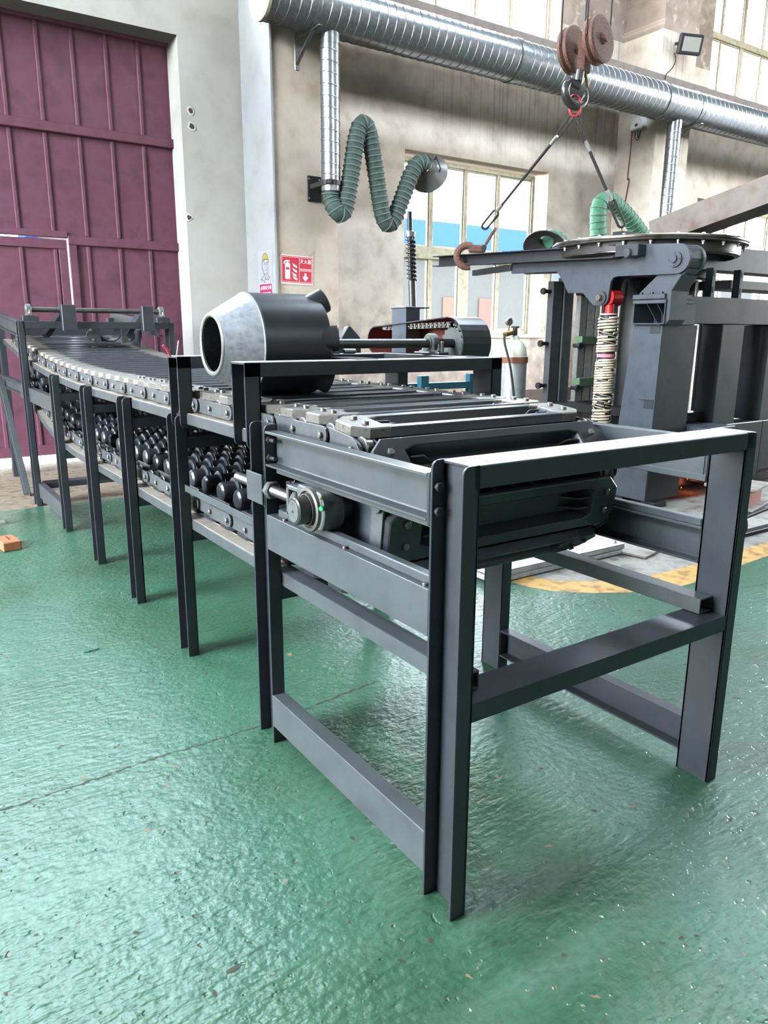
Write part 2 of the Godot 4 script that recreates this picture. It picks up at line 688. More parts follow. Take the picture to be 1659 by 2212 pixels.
func window_unit(nr: int, x0: float, x1: float, y0: float, y1: float, cuts: Array, rows: Array, glass: Array, label: String, deep := -7.98) -> void:
	# a steel window in the back wall: frame, mullions, transoms and one pane per light
	var w := group_struct("window_%d" % nr, label)
	var z1 := deep + 0.07
	var fr := MB.new()
	var t := 0.06
	fr.box(V3(x0, y0, deep), V3(x0 + t, y1, z1))
	fr.box(V3(x1 - t, y0, deep), V3(x1, y1, z1))
	fr.box(V3(x0 + t, y1 - t, deep), V3(x1 - t, y1, z1))
	fr.box(V3(x0 + t, y0, deep), V3(x1 - t, y0 + t, z1))
	obj("window_frame", fr, M.cream, w)
	var ys := [y0 + t]
	for r in rows:
		var tr := MB.new()
		tr.box(V3(x0 + t, r[0], deep - 0.005), V3(x1 - t, r[1], z1 + 0.01))
		obj("transom", tr, M.cream, w)
		ys.append(r[0])
		ys.append(r[1])
	ys.append(y1 - t)
	for k in range(0, ys.size(), 2):
		var cs: Array = cuts[(k / 2) % cuts.size()]
		var at := x0 + t
		for c in cs + [[x1 - t, x1 - t]]:
			if c[1] > c[0]:
				obj("mullion", BX(V3(c[0], ys[k], deep), V3(c[1], ys[k + 1], z1 - 0.005)), M.cream, w)
			# a sash round each pane
			var sash := MB.new()
			var q := 0.022
			var sx0: float = at
			var sx1: float = c[0]
			sash.box(V3(sx0, ys[k], deep + 0.01), V3(sx0 + q, ys[k + 1], deep + 0.05))
			sash.box(V3(sx1 - q, ys[k], deep + 0.01), V3(sx1, ys[k + 1], deep + 0.05))
			sash.box(V3(sx0 + q, ys[k], deep + 0.01), V3(sx1 - q, ys[k] + q, deep + 0.05))
			sash.box(V3(sx0 + q, ys[k + 1] - q, deep + 0.01), V3(sx1 - q, ys[k + 1], deep + 0.05))
			obj("sash", sash, M.cream, w)
			obj("pane", BX(V3(sx0 + q, ys[k] + q, deep + 0.026), V3(sx1 - q, ys[k + 1] - q, deep + 0.032), 0.0), glass[(k / 2) % glass.size()], w)
			at = c[1]


func build_shell() -> void:
	# back wall, 0.37 m thick, in bays between pilasters
	var zb := -7.75
	var zo := -8.12
	var bx := func(m: MB, a: float, b: float, c: float, d: float) -> void: m.box(V3(a, c, zo), V3(b, d, zb), 0.0)
	var white := wall_with_holes(-7.0, 2.93, 0, 9.2, [[-2.3, 0, 2.185, 4.675], [-3.2, 5.5, 2.3, 8.4]], bx)
	struct("wall_back", white, M.white_wall, "white plastered end wall round the red door")
	var beige := wall_with_holes(2.93, 10.44, 0, 9.2, [[5.30, 1.43, 8.05, 3.905], [5.30, 5.67, 8.13, 8.4]], bx).maps(wall_uv)
	struct("wall_back", beige, M.wall, "stained beige plaster wall of the window bay")
	var far := wall_with_holes(10.44, 17.0, 0, 9.2, [[11.9, 1.43, 14.65, 3.905], [11.9, 5.67, 14.75, 8.4]], bx).maps(wall_uv)
	struct("wall_back", far, M.wall, "beige plaster wall beyond the second pilaster")
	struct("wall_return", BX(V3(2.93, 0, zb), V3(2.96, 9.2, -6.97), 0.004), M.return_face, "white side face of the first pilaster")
	struct("wall_pilaster", BX(V3(2.96, 0, zb), V3(3.79, 9.2, -7.0), 0.004).maps(wall_uv), M.wall_pilaster, "beige front of the first pilaster")
	struct("wall_pilaster", BX(V3(9.58, 0, zb), V3(10.44, 9.2, -7.0), 0.004).maps(wall_uv), M.wall, "second pilaster, pale where the light reaches its side")
	struct("trim_1", BX(V3(2.97, 5.16, zb), V3(17, 5.36, -6.95), 0.01), M.ledge, "dusty concrete ledge above the duct")
	struct("baseboard_back", BX(V3(3.8, 0, zb), V3(9.57, 0.57, zb + 0.015)), M.skirting, "dark brown painted dado at the foot of the window bay")
	struct("window_sill", BX(V3(5.22, 1.40, -8.0), V3(8.12, 1.45, zb + 0.03)), M.cream)
	window_unit(1, 5.30, 7.93, 1.46, 3.86, [[[5.86, 5.92], [6.43, 6.62], [7.19, 7.25]], [[5.86, 5.92], [6.50, 6.56], [7.14, 7.20]]], [[2.52, 2.69]], [M.dirty_glass, M.glass], "cream framed window low in the beige wall")
	window_unit(2, 5.34, 8.08, 5.67, 8.36, [[[5.92, 5.96], [6.62, 6.66], [7.28, 7.32]]], [[6.9, 6.98]], [M.glass], "upper window above the duct")
	window_unit(3, 11.92, 14.70, 5.67, 8.36, [[[12.38, 12.42], [13.0, 13.1], [13.7, 13.74]]], [[6.62, 6.72]], [M.glass], "upper window beyond the floodlight")
	window_unit(4, 11.92, 14.6, 1.46, 3.86, [[[12.48, 12.54], [13.1, 13.2], [13.8, 13.86]]], [[2.52, 2.69]], [M.glass], "lower window behind the furnace")
	window_unit(5, -3.16, 2.26, 5.55, 8.36, [[[-1.8, -1.76], [-0.5, -0.46], [0.9, 0.94]]], [[6.9, 6.98]], [M.glass], "upper window over the red door")
	# other walls
	var left := wall_with_holes(-8.12, 12.0, 0, 9.2, [[-4.6, 0, -1.0, 4.2], [-6.0, 5.5, -0.5, 8.4]], func(m: MB, a: float, b: float, c: float, d: float) -> void: m.box(V3(-7.35, c, a), V3(-7.0, d, b), 0.0))
	struct("wall_left", left, M.white_wall)
	var right := wall_with_holes(-8.12, 12.0, 0, 9.2, [[-4.6, 0.0, -0.4, 4.6], [-3.5, 5.5, 0.0, 7.6]], func(m: MB, a: float, b: float, c: float, d: float) -> void: m.box(V3(17.0, c, a), V3(17.35, d, b), 0.0))  # openings out of view, added to light the beige bay wall
	struct("wall_right", right, M.white_wall)
	var front := wall_with_holes(-7.35, 17.35, 0, 9.2, [[3.0, 7.2, 7.2, 8.2]], func(m: MB, a: float, b: float, c: float, d: float) -> void: m.box(V3(a, c, 12.0), V3(b, d, 12.35), 0.0))  # high opening out of view, added to brighten faces turned to the camera
	struct("wall_front", front, M.white_wall)
	var roof := wall_with_holes(-7.35, 17.35, -8.12, 12.35, [[4.5, -3.5, 10.0, -2.6]], func(m: MB, a: float, b: float, c: float, d: float) -> void: m.box(V3(a, 9.2, c), V3(b, 9.45, d), 0.0))  # unseen roof opening, added to light the back wall and upward faces
	struct("ceiling", roof, M.ceiling)
	build_floor()
	build_door()


func ground_poly(called: String, pts: Array, m: Material, parent: Node, y := 0.0) -> MeshInstance3D:
	var p := PackedVector2Array(pts)
	var t := Geometry2D.triangulate_polygon(p)
	var mb := MB.new()
	for i in range(0, t.size(), 3):
		mb.flat(V3(p[t[i]].x, y, p[t[i]].y), V3(p[t[i + 1]].x, y, p[t[i + 1]].y), V3(p[t[i + 2]].x, y, p[t[i + 2]].y), Vector3.UP)
	mb.maps(func(q: Vector3, _n: Vector3) -> Vector4: return Vector4(q.x / 1.5, q.z / 1.5, q.x / 7.0, q.z / 7.0))
	return obj(called, mb, m, parent)


func build_floor() -> void:
	var f := struct("floor", BX(V3(-7.35, -0.3, -8.12), V3(17.35, -0.003, 12.35), 0.0), M.concrete, "painted workshop floor")
	var outer := [Vector2(17, -1.41), Vector2(5, -1.40), Vector2(3.9, -1.37), Vector2(3.4, -1.335), Vector2(2.985, -1.30), Vector2(2.72, -1.31), Vector2(2.464, -1.41), Vector2(2.274, -1.519), Vector2(2.105, -1.668), Vector2(2.036, -1.80), Vector2(2.0, -2.0), Vector2(1.98, -5.65)]
	var inner := [Vector2(17, -1.58), Vector2(5, -1.57), Vector2(3.91, -1.554), Vector2(3.337, -1.53), Vector2(3.0, -1.525), Vector2(2.75, -1.545), Vector2(2.56, -1.60), Vector2(2.42, -1.67), Vector2(2.27, -1.79), Vector2(2.203, -1.89), Vector2(2.17, -2.0), Vector2(2.15, -5.65)]
	ground_poly("green_paint", outer + [Vector2(-7, -5.65), Vector2(-7, 12), Vector2(17, 12)], M.floor, f)
	var ri := inner.duplicate()
	ri.reverse()
	ground_poly("yellow_line", outer + ri, M.yellow, f, 0.0005)
	ground_poly("bare_concrete", inner + [Vector2(2.15, -8.12), Vector2(17, -8.12)], M.concrete, f)
	ground_poly("dusty_concrete", [Vector2(-7, -5.65), Vector2(2.15, -5.65), Vector2(2.15, -8.12), Vector2(-7, -8.12)], M.dusty, f)
	# cracks and chips: worn through the paint
	var cr := MB.new()
	for path in [[[-1.3, -1.13], [-0.93, -1.159], [-0.66, -1.17], [-0.43, -1.188], [-0.2, -1.185], [-0.023, -1.191], [0.25, -1.22], [0.6, -1.26]], [[1.15, -0.95], [1.45, -1.05], [1.7, -0.98], [1.95, -1.1]], [[-0.78, 0.12], [-0.55, 0.06]], [[2.4, -0.9], [3.0, -1.1], [3.6, -1.0]]]:
		var pts := []
		for i in path.size() - 1:
			for k in 14:
				var t := k / 14.0
				pts.append(Vector2(lerpf(path[i][0], path[i + 1][0], t) + rng.randf_range(-0.004, 0.004), lerpf(path[i][1], path[i + 1][1], t) + rng.randf_range(-0.006, 0.006)))
		for i in pts.size() - 1:
			var w0 := rng.randf_range(0.0006, 0.0075)
			var s: Vector2 = (pts[i + 1] - pts[i]).orthogonal().normalized()
			var w1 := rng.randf_range(0.0006, 0.0075)
			cr.quad(V3(pts[i].x - s.x * w0, 0.0006, pts[i].y - s.y * w0), V3(pts[i].x + s.x * w0, 0.0006, pts[i].y + s.y * w0), V3(pts[i + 1].x + s.x * w1, 0.0006, pts[i + 1].y + s.y * w1), V3(pts[i + 1].x - s.x * w1, 0.0006, pts[i + 1].y - s.y * w1), Vector3.UP)
	stuff(obj("crack", cr, mat(S(48, 50, 40), 0.9), f))
	for kind in [[S(122, 108, 86), 150, 0.013], [S(62, 56, 44), 260, 0.011], [S(176, 176, 164), 70, 0.006]]:
		var ch := MB.new()
		for k in kind[1]:
			var px := rng.randf_range(-2.0, 2.6)
			var pz := rng.randf_range(-3.2, 1.1)
			var rr: float = kind[2] * rng.randf_range(0.25, 1.0)
			var an := rng.randf() * TAU
			var el := rng.randf_range(1.0, 2.2)
			var ring := []
			for q in 9:
				var t := TAU * q / 9
				var d := Vector2(cos(t) * el, sin(t)) * rr * rng.randf_range(0.25, 1.0)
				d = d.rotated(an)
				ring.append(V3(px + d.x, 0.0008, pz + d.y))
			for q in 9:
				ch.flat(V3(px, 0.0008, pz), ring[q], ring[(q + 1) % 9], Vector3.UP)
		stuff(obj("paint_chip", ch, mat(kind[0], 0.85), f))


func build_door() -> void:
	# red sheet steel door, ribs and rails on this side, a wicket that does not close tight
	var d := group_struct("door_1", "dark red ribbed sheet steel door with a wicket")
	var z := -8.10
	var wx := 0.90 # wicket's right edge
	var wy := 2.47
	var bot := 0.09
	var gap := 0.018
	var panel := func(x0: float, x1: float, y0: float, y1: float) -> void:
		# pan between two ribs
		obj("door_panel", BX(V3(x0, y0, z - 0.03), V3(x1, y1, z - 0.012), 0.002), M.door, d)
		obj("rib", BX(V3(x0 - 0.022, y0, z - 0.016), V3(x0 + 0.022, y1, z + 0.012), 0.012), M.door, d)
	var xs := []
	var a := 2.2
	while a > -2.3:
		xs.append(a)
		a -= 0.355
	for i in xs.size() - 1:
		for band in [[bot, 2.42], [2.52, 3.57], [3.67, 4.69]]:
			if band[0] < 1.0 and xs[i + 1] < wx - 0.1:
				panel.call(xs[i + 1], minf(xs[i], wx - 0.08), bot + 0.01, wy - 0.1)
				if xs[i] > wx + 0.1:
					panel.call(wx + gap + 0.05, xs[i], band[0], band[1])
			else:
				panel.call(xs[i + 1], xs[i], band[0], band[1])
	for y in [[3.57, 3.67], [4.64, 4.70]]:
		obj("rail", BX(V3(-2.3, y[0], z - 0.03), V3(2.2, y[1], z + 0.05), 0.008), M.door, d)
	obj("rail", BX(V3(wx + gap, 2.42, z - 0.03), V3(2.2, 2.52, z + 0.03), 0.008), M.door, d)
	obj("rail", BX(V3(-2.3, wy + gap, z - 0.03), V3(wx + gap, 2.56, z + 0.03), 0.008), M.door, d)
	obj("rail", BX(V3(wx + gap, bot - 0.02, z - 0.03), V3(2.2, bot + 0.1, z + 0.03), 0.008), M.door, d)
	obj("rail", BX(V3(wx + gap, bot, z - 0.03), V3(wx + gap + 0.09, 2.42, z + 0.03), 0.008), M.door, d)
	var wk := MB.new()
	wk.box(V3(-2.3, wy - 0.1, z - 0.03), V3(wx, wy, z + 0.02), 0.006)
	wk.box(V3(wx - 0.09, bot, z - 0.03), V3(wx, wy - 0.1, z + 0.02), 0.006)
	wk.box(V3(-2.3, bot - 0.02, z - 0.03), V3(wx - 0.09, bot + 0.1, z + 0.02), 0.006)
	obj("wicket_frame", wk, M.door, d)


func build_outside() -> void:
	# a neighbouring shed with a blue roof seen through the low window, and the yard
	struct("ground_outside", BX(V3(-40, -0.4, -60), V3(50, -0.1, -8.6), 0.0), mat(S(214, 210, 202), 0.9))
	struct("ground_outside", BX(V3(-40, -0.4, -8.6), V3(-7.4, -0.1, 40), 0.0), mat(S(176, 172, 164), 0.9))
	struct("ground_outside", BX(V3(17.4, -0.4, -8.6), V3(50, -0.1, 40), 0.0), mat(S(225, 222, 216), 0.9))
	var s := thing("shed", "grey shed with a blue sheet roof across the yard, seen through the low window", "building", V3(4, -0.1, -22))
	obj("wall", BX(V3(0, 0, -6), V3(40, 4.55, 0), 0.0), matt(S(47, 47, 46)), s)
	var rf := MB.new()
	rf.x = frame(ZF, YF)
	rf.prism(polyv([0.5, 4.52, 0.5, 4.62, -2.8, 6.0, -6.2, 4.62, -6.2, 4.52]), -40.4, 0.4)
	obj("roof", rf, matt(S(22, 36, 72)), s)
	obj("shutter", BX(V3(13.2, 0, 0), V3(14.1, 2.85, 0.06), 0.01), matt(S(64, 48, 41)), s)
	obj("shutter", BX(V3(15.0, 0, 0), V3(15.9, 2.85, 0.06), 0.01), matt(S(64, 45, 41)), s)


func matt(c: Color) -> StandardMaterial3D:
	var m := mat(c, 1.0)
	m.specular_mode = BaseMaterial3D.SPECULAR_DISABLED
	return m


# ---------------------------------------------------------------- conveyor frame
const CW := 1.135 # left flange tips at -0.02, right ones at 1.155; X(x, 1) mirrors across the middle


func X(x: float, side: int) -> float:
	return x if side < 0 else CW - x


func rise(z: float) -> float:
	var d := maxf(0.0, -3.6 - z)
	return 0.02 * d * d


func droop(z: float) -> float:
	var d := maxf(0.0, -4.3 - z)
	return 0.085 * d * d


func post(parent: Node, side: int, zf: float, y0: float, y1: float, w := 0.05, h := 0.122, xw := 0.03, cut := 0.036, low_cut := 0.0) -> void:
	# C section upright, web towards the conveyor, flanges outwards with their top corners rounded
	var m := MB.new()
	var d := Vector3(side, 0, 0)
	var wx := X(xw, side)
	var t := 0.008
	m.box(V3(wx, y0, zf - h), V3(wx + side * t, y1, zf), 0.001)
	var pl := rounded(polyv([0, y0, w, y0, w, y1, 0, y1]), [0.0, low_cut, cut, 0.0], 6)
	for zc in [zf - t / 2, zf - h + t / 2]:
		m.x = frame(d, YF, V3(wx, 0, zc))
		m.prism(pl, -t / 2, t / 2, 0.0012)
	m.x = Transform3D()
	obj("post", m, M.paint, parent)


func path_bar(x0: float, x1: float, zs: Array, top: Callable, th: float) -> MB:
	# a bar that follows top(z), th thick, between x0 and x1
	var p := PackedVector2Array()
	for z in zs:
		p.append(Vector2(z, top.call(z)))
	var back := zs.duplicate()
	back.reverse()
	for z in back:
		p.append(Vector2(z, top.call(z) - th))
	var m := MB.new()
	m.x = frame(ZF, YF)
	m.prism(p, -x1, -x0, 0.003)
	return m


func build_conveyor() -> void:
	var c := thing("casting_conveyor", "long dark grey steel conveyor frame on channel legs standing on the green floor", "conveyor frame")
	var zs := [0.0, -1.045, -1.955, -2.79, -3.66, -4.63]
	var tops := [1.204, 1.19, 1.135, 1.15, 1.155, 1.175]
	for side in [-1, 1]:
		for i in zs.size():
			post(c, side, zs[i], 0.0, tops[i] if side < 0 or i < 2 else 1.13)
		# bolted upper channel, its hollow side out
		var a := MB.new()
		sect(a, chan(0.12, 0.05), V3(X(0.03, side), 1.11, -1.04), V3(X(0.03, side), 1.11, -0.137), V3(side, 0, 0))
		a.box(V3(X(0.033, side), 1.03, -1.0), V3(X(0.0, side), 1.052, -0.125), 0.002)
		obj("upper_channel", a, M.paint_grey, c)
		obj("end_plate", BX(V3(X(-0.02, side), 1.04, -0.137), V3(X(0.03, side), 1.175, -0.123)), M.paint, c)
		for y in [1.139, 1.078]:
			obj("bolt", MB.new().bolt(V3(X(-0.003, side), y, -0.113), ZF, 0.012, 0.011), M.paint, c)
			obj("bolt", MB.new().bolt(V3(X(-0.003, side), y, -1.045), ZF, 0.013, 0.011, 0.034), M.paint, c)
		# middle channel, web out, with the slide bar of the take-up bearing on top
		var b := MB.new()
		sect(b, chan(0.125, 0.052), V3(X(-0.02, side), 0.8175, -1.045), V3(X(-0.02, side), 0.8175, -0.122), V3(-side, 0, 0))
		obj("middle_channel", b, M.paint_grey, c)
		obj("slide_bar", BX(V3(X(0.0, side), 0.88, -0.995), V3(X(0.03, side), 0.906, -0.125)), M.paint_grey, c)
		for z in [-0.93, -0.54, -0.15]:
			obj("weld_nut", MB.new().bolt(V3(X(-0.008, side), 0.88, z), YF, 0.008, 0.008), M.bolt, c)
		# lower stretcher near the floor
		var l := MB.new()
		sect(l, chan(0.126, 0.052), V3(X(-0.02, side), 0.133, -1.047), V3(X(-0.02, side), 0.133, -0.12), V3(-side, 0, 0))
		obj("stretcher", l, M.paint_grey if side < 0 else M.paint, c)
		var l2 := MB.new()
		sect(l2, chan(0.126, 0.052), V3(X(-0.02, side), 0.14, -5.70), V3(X(-0.02, side), 0.14, -4.75), V3(-side, 0, 0))
		obj("stretcher", l2, M.paint_grey, c)
		var l3 := MB.new()
		sect(l3, chan(0.115, 0.052), V3(X(-0.02, side), 0.965, -6.15), V3(X(-0.02, side), 0.955, -4.75), V3(-side, 0, 0))
		obj("side_channel", l3, M.paint_grey, c)
		# rails
		var far := [-1.165, -3.6, -4.0, -4.4, -4.8, -5.2, -5.6, -6.0, -6.4, -6.8, -7.2]
		obj("upper_rail", path_bar(minf(X(0.03, side), X(0.1, side)), maxf(X(0.03, side), X(0.1, side)), far, func(z: float) -> float: return 1.142 + rise(z), 0.048), M.paint_grey, c)
		var back := [-1.10, -4.3, -4.7, -5.1, -5.5, -5.9, -6.3]
		obj("lower_rail", path_bar(minf(X(0.03, side), X(0.1, side)), maxf(X(0.03, side), X(0.1, side)), back, func(z: float) -> float: return 0.662 + droop(z), 0.048), M.paint_grey, c)
		var lr := MB.new()
		rect_tube(lr, V3(X(0.065, side), 0.636, -1.10), V3(X(0.065, side), 0.636, -0.055), XF, 0.066, 0.05, 0.005)
		obj("lower_rail", lr, M.paint_grey, c)
		# guard strip beside the return run, support plates under the rail
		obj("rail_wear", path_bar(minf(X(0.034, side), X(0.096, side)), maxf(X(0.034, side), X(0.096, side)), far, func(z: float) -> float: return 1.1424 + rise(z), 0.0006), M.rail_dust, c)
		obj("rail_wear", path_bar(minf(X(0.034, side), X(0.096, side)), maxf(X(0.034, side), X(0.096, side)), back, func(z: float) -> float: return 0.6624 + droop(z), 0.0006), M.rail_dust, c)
		obj("guard_strip", BX(V3(X(0.006, side), 0.795, -1.96), V3(X(0.012, side), 0.826, -1.165), 0.001), M.paint_grey, c)
		for z in [-2.0, -2.86, -3.75]:
			obj("support_plate", BX(V3(X(0.045, side), 0.99, z - 0.20), V3(X(0.055, side), 1.094, z + 0.04), 0.002), M.paint_grey, c)
	# cross members
	var cb := func(y: float, z: float, name: String) -> void:
		var m := MB.new()
		sect(m, chan(0.12, 0.052), V3(0.03, y, z - 0.061), V3(1.105, y, z - 0.061), V3(0, -1, 0))
		obj(name, m, M.paint, c)
	var fb := MB.new()
	sect(fb, chan(0.122, 0.053), V3(0.012, 1.203, -0.061), V3(1.15, 1.203, -0.061), V3(0, -1, 0), 0.0015)
	obj("front_beam", fb, M.paint, c)
	obj("dust_sheen_film", BX(V3(0.034, 1.2030, -0.118), V3(1.146, 1.2036, -0.004), 0.0), M.dust_sheen, c)  # dust on the beam top, its bright reflection painted in
	cb.call(0.608, 0.0, "cross_beam")
	for i in range(1, zs.size()):
		cb.call(1.04, zs[i], "cross_beam")
		cb.call(0.61, zs[i], "cross_beam")
	cb.call(0.2, -5.66, "cross_beam")
	# two portals over the belt and the taller one at the far end
	for z in [-1.235, -1.945]:
		for side in [-1, 1]:
			post(c, side, z, 1.078, 1.387, 0.062, 0.122, 0.062 if side < 0 else -0.025, 0.002, 0.03)
		var pb := MB.new()
		sect(pb, chan(0.122, 0.052), V3(0.0, 1.388, z - 0.061), V3(1.222, 1.388, z - 0.061), V3(0, -1, 0), 0.0015)
		obj("portal_beam", pb, M.paint, c)
		obj("dust_sheen_film", BX(V3(0.002, 1.3880, z - 0.119), V3(1.22, 1.3886, z - 0.003), 0.0), M.dust_sheen, c)  # same film on the portal: dust and a painted sheen
	for x in [0.56, 1.12]:
		var ch := MB.new()
		sect(ch, chan(0.10, 0.045), V3(x, 1.392, -2.0), V3(x, 1.392, -1.30), V3(0, -1, 0), 0.0015)
		obj("bearing_beam", ch, M.paint, c)
	# far portal
	var zf := -5.66
	for side in [-1, 1]:
		var xo := -0.045 if side < 0 else 1.205
		post(c, side, zf, 0.0, 1.56, 0.05, 0.122, 0.0 if side < 0 else CW - 1.205, 0.004)
	var tb := MB.new()
	sect(tb, chan(0.122, 0.058), V3(-0.02, 1.562, zf - 0.061), V3(1.25, 1.562, zf - 0.061), V3(0, -1, 0))
	obj("portal_beam", tb, M.paint, c)
	for x in [[0.285, 0.40], [0.955, 1.055]]:
		obj("guide_post", BX(V3(x[0], 1.485, zf), V3(x[1], 1.70, zf + 0.06), 0.004), M.paint, c)
	# far end: rising side beams, raking legs, take-off bearing
	for side in [-1, 1]:
		var m := MB.new()
		sect(m, chan(0.13, 0.05), V3(X(0.0, side), 1.50, -5.75), V3(X(0.0, side), 1.62, -7.4), V3(side, 0, 0))
		obj("head_beam", m, M.paint_grey, c)
		var n := MB.new()
		sect(n, chan(0.10, 0.05), V3(X(-0.02, side), 0.0, -6.15), V3(X(-0.02, side), 0.98, -7.1), V3(side, 0, 0))
		obj("raking_leg", n, M.paint_grey, c)
		var q := MB.new()
		sect(q, chan(0.11, 0.05), V3(X(0.0, side), 1.0, -6.1), V3(X(0.0, side), 1.0, -7.3), V3(side, 0, 0))
		obj("head_beam", q, M.paint_grey, c)
		obj("head_post", BX(V3(X(0.0, side), 0.0, -7.35), V3(X(0.06, side), 1.62, -7.25)), M.paint, c)
	# inlet plate behind the far portal
	obj("back_plate", BX(V3(0.06, 1.40, -6.95), V3(1.08, 1.52, -6.93)), M.paint, c)
	obj("side_plate", BX(V3(1.0, 1.25, -6.6), V3(1.012, 1.5, -5.85)), M.paint_mill, c)

	# clamp plate and take-up rod
	for side in [-1, 1]:
		obj("clamp_plate", BX(V3(X(-0.032, side), 0.912, -1.180), V3(X(-0.024, side), 1.018, -1.053), 0.002), M.paint_grey, c)
		obj("clamp_block", BX(V3(X(-0.024, side), 0.905, -1.062), V3(X(0.06, side), 1.012, -1.05), 0.002), M.paint, c)
	build_take_up()
	build_chain()
	build_drum()
	build_far_shaft()


func build_take_up() -> void:
	# sliding bearing housing with its adjusting rod, on the left side (and its mirror)
	for side in [-1, 1]:
		var t := thing("take_up_bearing", "grey cast bearing housing between the side channels at the near left of the frame" if side < 0 else "bearing housing between the side channels on the far right of the frame", "bearing", V3(X(0.0, side), 0.968, -0.72))
		var s := float(side)
		# housing: guides above and below, round hub, frame for the nut
		var m := MB.new()
		m.x = frame(ZF, YF)
		var body := rounded(polyv([-0.075, -0.062, 0.012, -0.064, 0.075, -0.058, 0.092, -0.03, 0.098, 0.0, 0.092, 0.03, 0.075, 0.058, 0.012, 0.064, -0.075, 0.064]), 0.012, 3)
		m.prism(body, -0.03 if side > 0 else -0.045, 0.045 if side > 0 else 0.03, 0.004)
		m.x = Transform3D()
		m.box(V3(-0.03, -0.05, -0.15), V3(0.03, -0.036, -0.07), 0.003)
		m.box(V3(-0.03, 0.036, -0.15), V3(0.03, 0.05, -0.07), 0.003)
		m.box(V3(-0.03, -0.05, -0.152), V3(0.03, 0.05, -0.138), 0.003)
		obj("housing", m, M.casting, t)
		var r := MB.new()
		r.x = Transform3D(Basis(YF, -s * XF * -1.0, ZF), V3(s * 0.03, 0, 0.01))
		r.x = MB.along(V3(s * 0.028, 0, 0.012), V3(s * 1.0, 0, 0.012))
		r.lathe([[0.07, 0.0], [0.068, 0.012], [0.058, 0.014], [0.056, 0.004], [0.05, 0.006], [0.05, 0.02], [0.046, 0.02]], 28)
		obj("bearing_ring", r, M.steel, t)
		obj("shaft_end", MB.new().cyl(V3(s * -0.05, 0, 0.012), V3(s * 0.088, 0, 0.012), 0.043, 28, 0.004), M.dark_steel, t)
		obj("shaft_face", MB.new().cyl(V3(s * 0.086, 0, 0.012), V3(s * 0.09, 0, 0.012), 0.034, 24, 0.001), M.casting, t)
		obj("centre_hole", MB.new().cyl(V3(s * 0.088, 0, 0.012), V3(s * 0.091, 0, 0.012), 0.005, 10, 0.0005), M.black, t)
		obj("nut", MB.new().bolt(V3(0, 0, -0.135), ZF, 0.03, 0.026), M.steel, t)
		obj("grease_nipple", MB.new().cyl(V3(s * 0.03, 0.05, 0.085), V3(s * 0.038, 0.052, 0.098), 0.006, 10), M.brass, t)
		obj("grease_cap", MB.new().cyl(V3(s * 0.03, 0.02, 0.094), V3(s * 0.044, 0.02, 0.104), 0.008, 10), mat(S(40, 160, 96), 0.5), t)
		obj("cap_strap", MB.new().tube([V3(s * 0.036, 0.05, 0.094), V3(s * 0.042, 0.034, 0.102), V3(s * 0.038, 0.02, 0.1)], 0.0015, 5), M.green_block, t)
		var rod := thing("adjusting_rod", "threaded steel rod with a hexagon nut behind the near left bearing" if side < 0 else "threaded steel rod of the right take-up bearing", "threaded rod", V3(X(0.0, side), 0.966, -0.87))
		var prof := []
		for k in 110:
			var y := k * 0.0042
			prof.append([0.0195 if k % 2 == 0 else 0.0175, y])
		var rm := MB.new()
		rm.x = MB.along(Vector3.ZERO, V3(0, 0, -1))
		rm.lathe([[0.0, 0.0]] + prof + [[0.0, 0.46]], 14)
		obj("thread", rm, M.dark_steel, rod)
		obj("nut", MB.new().bolt(V3(0, 0, -0.178), ZF, 0.033, 0.026), M.casting, rod)


# ---------------------------------------------------------------- mould chain
const PITCH := 0.188
const TZ := -0.70 # tail shaft
const TY := 0.955
const TR := 0.225


func chain_at(s: float) -> Vector2:
	# s = 0 where the top run meets the tail wheel; negative s runs back along the top, large s along the return; gives (z, y)
	if s < 0.0:
		var z := TZ + s
		return Vector2(z, TY + TR + rise(z))
	var a := s / TR
	if a < PI:
		return Vector2(TZ + TR * sin(a), TY + TR * cos(a))
	var z2 := TZ - (s - PI * TR)
	return Vector2(z2, TY - TR + droop(z2))


